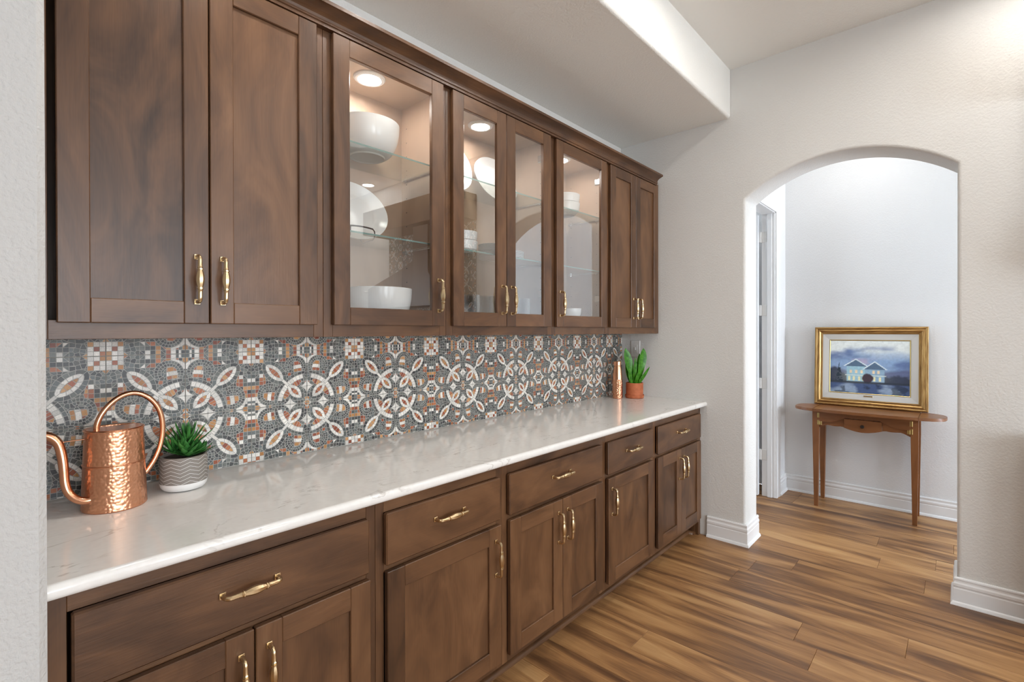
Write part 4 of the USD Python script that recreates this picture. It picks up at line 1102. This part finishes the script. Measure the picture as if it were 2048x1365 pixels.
# the print: a plain generic dusk landscape
nu, nv = 150, 100
u_ = np.linspace(0, 1, nu); v_ = np.linspace(0, 1, nv); U, Vv = np.meshgrid(u_, v_)
P3 = np.stack([U * 3, Vv * 3, 0 * U], -1)
fb = lambda s, sc, ax=1.0: meshkit.fbm(np.stack([U * sc * ax, Vv * sc, 0 * U + s], -1), 4, s)
def L3(c): return np.array(lin(*c))
sky = L3((132, 158, 192))[None, None] * np.ones((nv, nu, 1))
def mixc(img, c, a):
    a = np.asarray(a, float)
    return img * (1 - a[..., None]) + L3(c)[None, None] * a[..., None]
sm = lambda x, a, b: np.clip((x - a) / (b - a), 0, 1) ** 2 * (3 - 2 * np.clip((x - a) / (b - a), 0, 1))
img = mixc(sky, (216, 222, 220), sm(Vv + .35 * (fb(3, 3, .6) - .5) + .08 * U, .66, .95))
img = mixc(img, (96, 116, 158), sm(fb(5, 4, .5), .48, .68) * sm(Vv, .35, .55) * (1 - sm(Vv, .8, .95)))
img = mixc(img, (176, 160, 186), sm(fb(8, 5, .5), .5, .7) * sm(Vv, .35, .5) * (1 - sm(Vv, .6, .72)) * .8)
hill = .40 + .10 * (fb(11, 4) - .5) + .08 * np.exp(-((U - .05) / .12) ** 2) + .05 * np.exp(-((U - .95) / .2) ** 2)
img = mixc(img, (84, 88, 122), (1 - sm(Vv, hill - .02, hill + .05)) * .85)
tree = .34 + .10 * (fb(14, 16) - .5) + .14 * np.exp(-((U - .06) / .09) ** 2)
img = mixc(img, (44, 52, 70), (1 - sm(Vv, tree - .03, tree + .03)) * .9)
# plain pale house: two blocks under pitched roofs
def rectm(a, b, c, d, s=.006): return sm(U, a - s, a + s) * (1 - sm(U, b - s, b + s)) * sm(Vv, c - s, c + s) * (1 - sm(Vv, d - s, d + s))
img = mixc(img, (206, 214, 190), np.exp(-(((U - .42) / .22) ** 2 + ((Vv - .32) / .14) ** 2)) * .45)
img = mixc(img, (150, 186, 200), rectm(.22, .46, .22, .52)); img = mixc(img, (140, 168, 190), rectm(.46, .70, .22, .46))
for cu, hw2, b0, hh in ((.34, .15, .515, .13), (.58, .15, .455, .15)):
    img = mixc(img, (82, 104, 128), ((Vv - b0) < hh * (1 - np.abs((U - cu) / hw2))) & (Vv >= b0))
    img = mixc(img, (204, 216, 222), (np.abs((Vv - b0) - hh * (1 - np.abs((U - cu) / hw2))) < .012) & (Vv >= b0))
img = mixc(img, (216, 224, 214), rectm(.20, .72, .335, .348))
for a in (.24, .30, .37, .42, .49, .56, .63): img = mixc(img, (232, 224, 178), rectm(a, a + .028, .24, .32))
for a in (.26, .33, .40, .55, .61): img = mixc(img, (228, 206, 172), rectm(a, a + .03, .38, .44))
img = mixc(img, (36, 50, 62), (Vv < .58 - np.abs(U - .12) * 7) & (Vv > .2) & (fb(41, 30) > .42))
bush = np.exp(-(((U - .49) / .08) ** 2 + ((Vv - .29) / .10) ** 2)); img = mixc(img, (64, 50, 62), sm(bush + .25 * (fb(17, 20) - .5), .35, .55))
img = mixc(img, (40, 48, 60), rectm(.0, 1.0, .18, .225) * .8)
wat = 1 - sm(Vv, .17, .20)
img = mixc(img, (66, 84, 122), wat); img = mixc(img, (150, 168, 190), wat * sm(fb(21, 7, .6), .5, .72) * .8)
img = mixc(img, (30, 40, 52), wat * sm(fb(23, 9, 1.2), .55, .72) * .7)
img = 1.22 * img * (.86 + .28 * fb(29, 40)[..., None])
gu, gv0, gv1 = hw_ - .109, .109, PH_ - .109
loc = np.column_stack([(-gu + 2 * gu * U).ravel(), (gv0 + (gv1 - gv0) * Vv).ravel(), np.full(nu * nv, .009)])
fi = []
for j in range(nv - 1):
    for i in range(nu - 1):
        a = j * nu + i; fi += [(a, a + 1, a + nu + 1), (a, a + nu + 1, a + nu)]
obj('print', trimesh.Trimesh(to_world(loc), fi, process=False), 'canvas_print', pic, smooth=False, color=img.reshape(-1, 3))
bp = bx(-gu, gu, gv0, gv1, .002, .0085); bp.vertices = to_world(bp.vertices); trimesh.repair.fix_normals(bp)
obj('backing_board', bp, 'frame_liner', pic, smooth=False)
np_ = bx(-.030, .030, .082, .094, .0145, .0165, .0006); np_.vertices = to_world(np_.vertices); trimesh.repair.fix_normals(np_)
obj('name_plate', np_, 'brass', pic, label='small brass name plate')
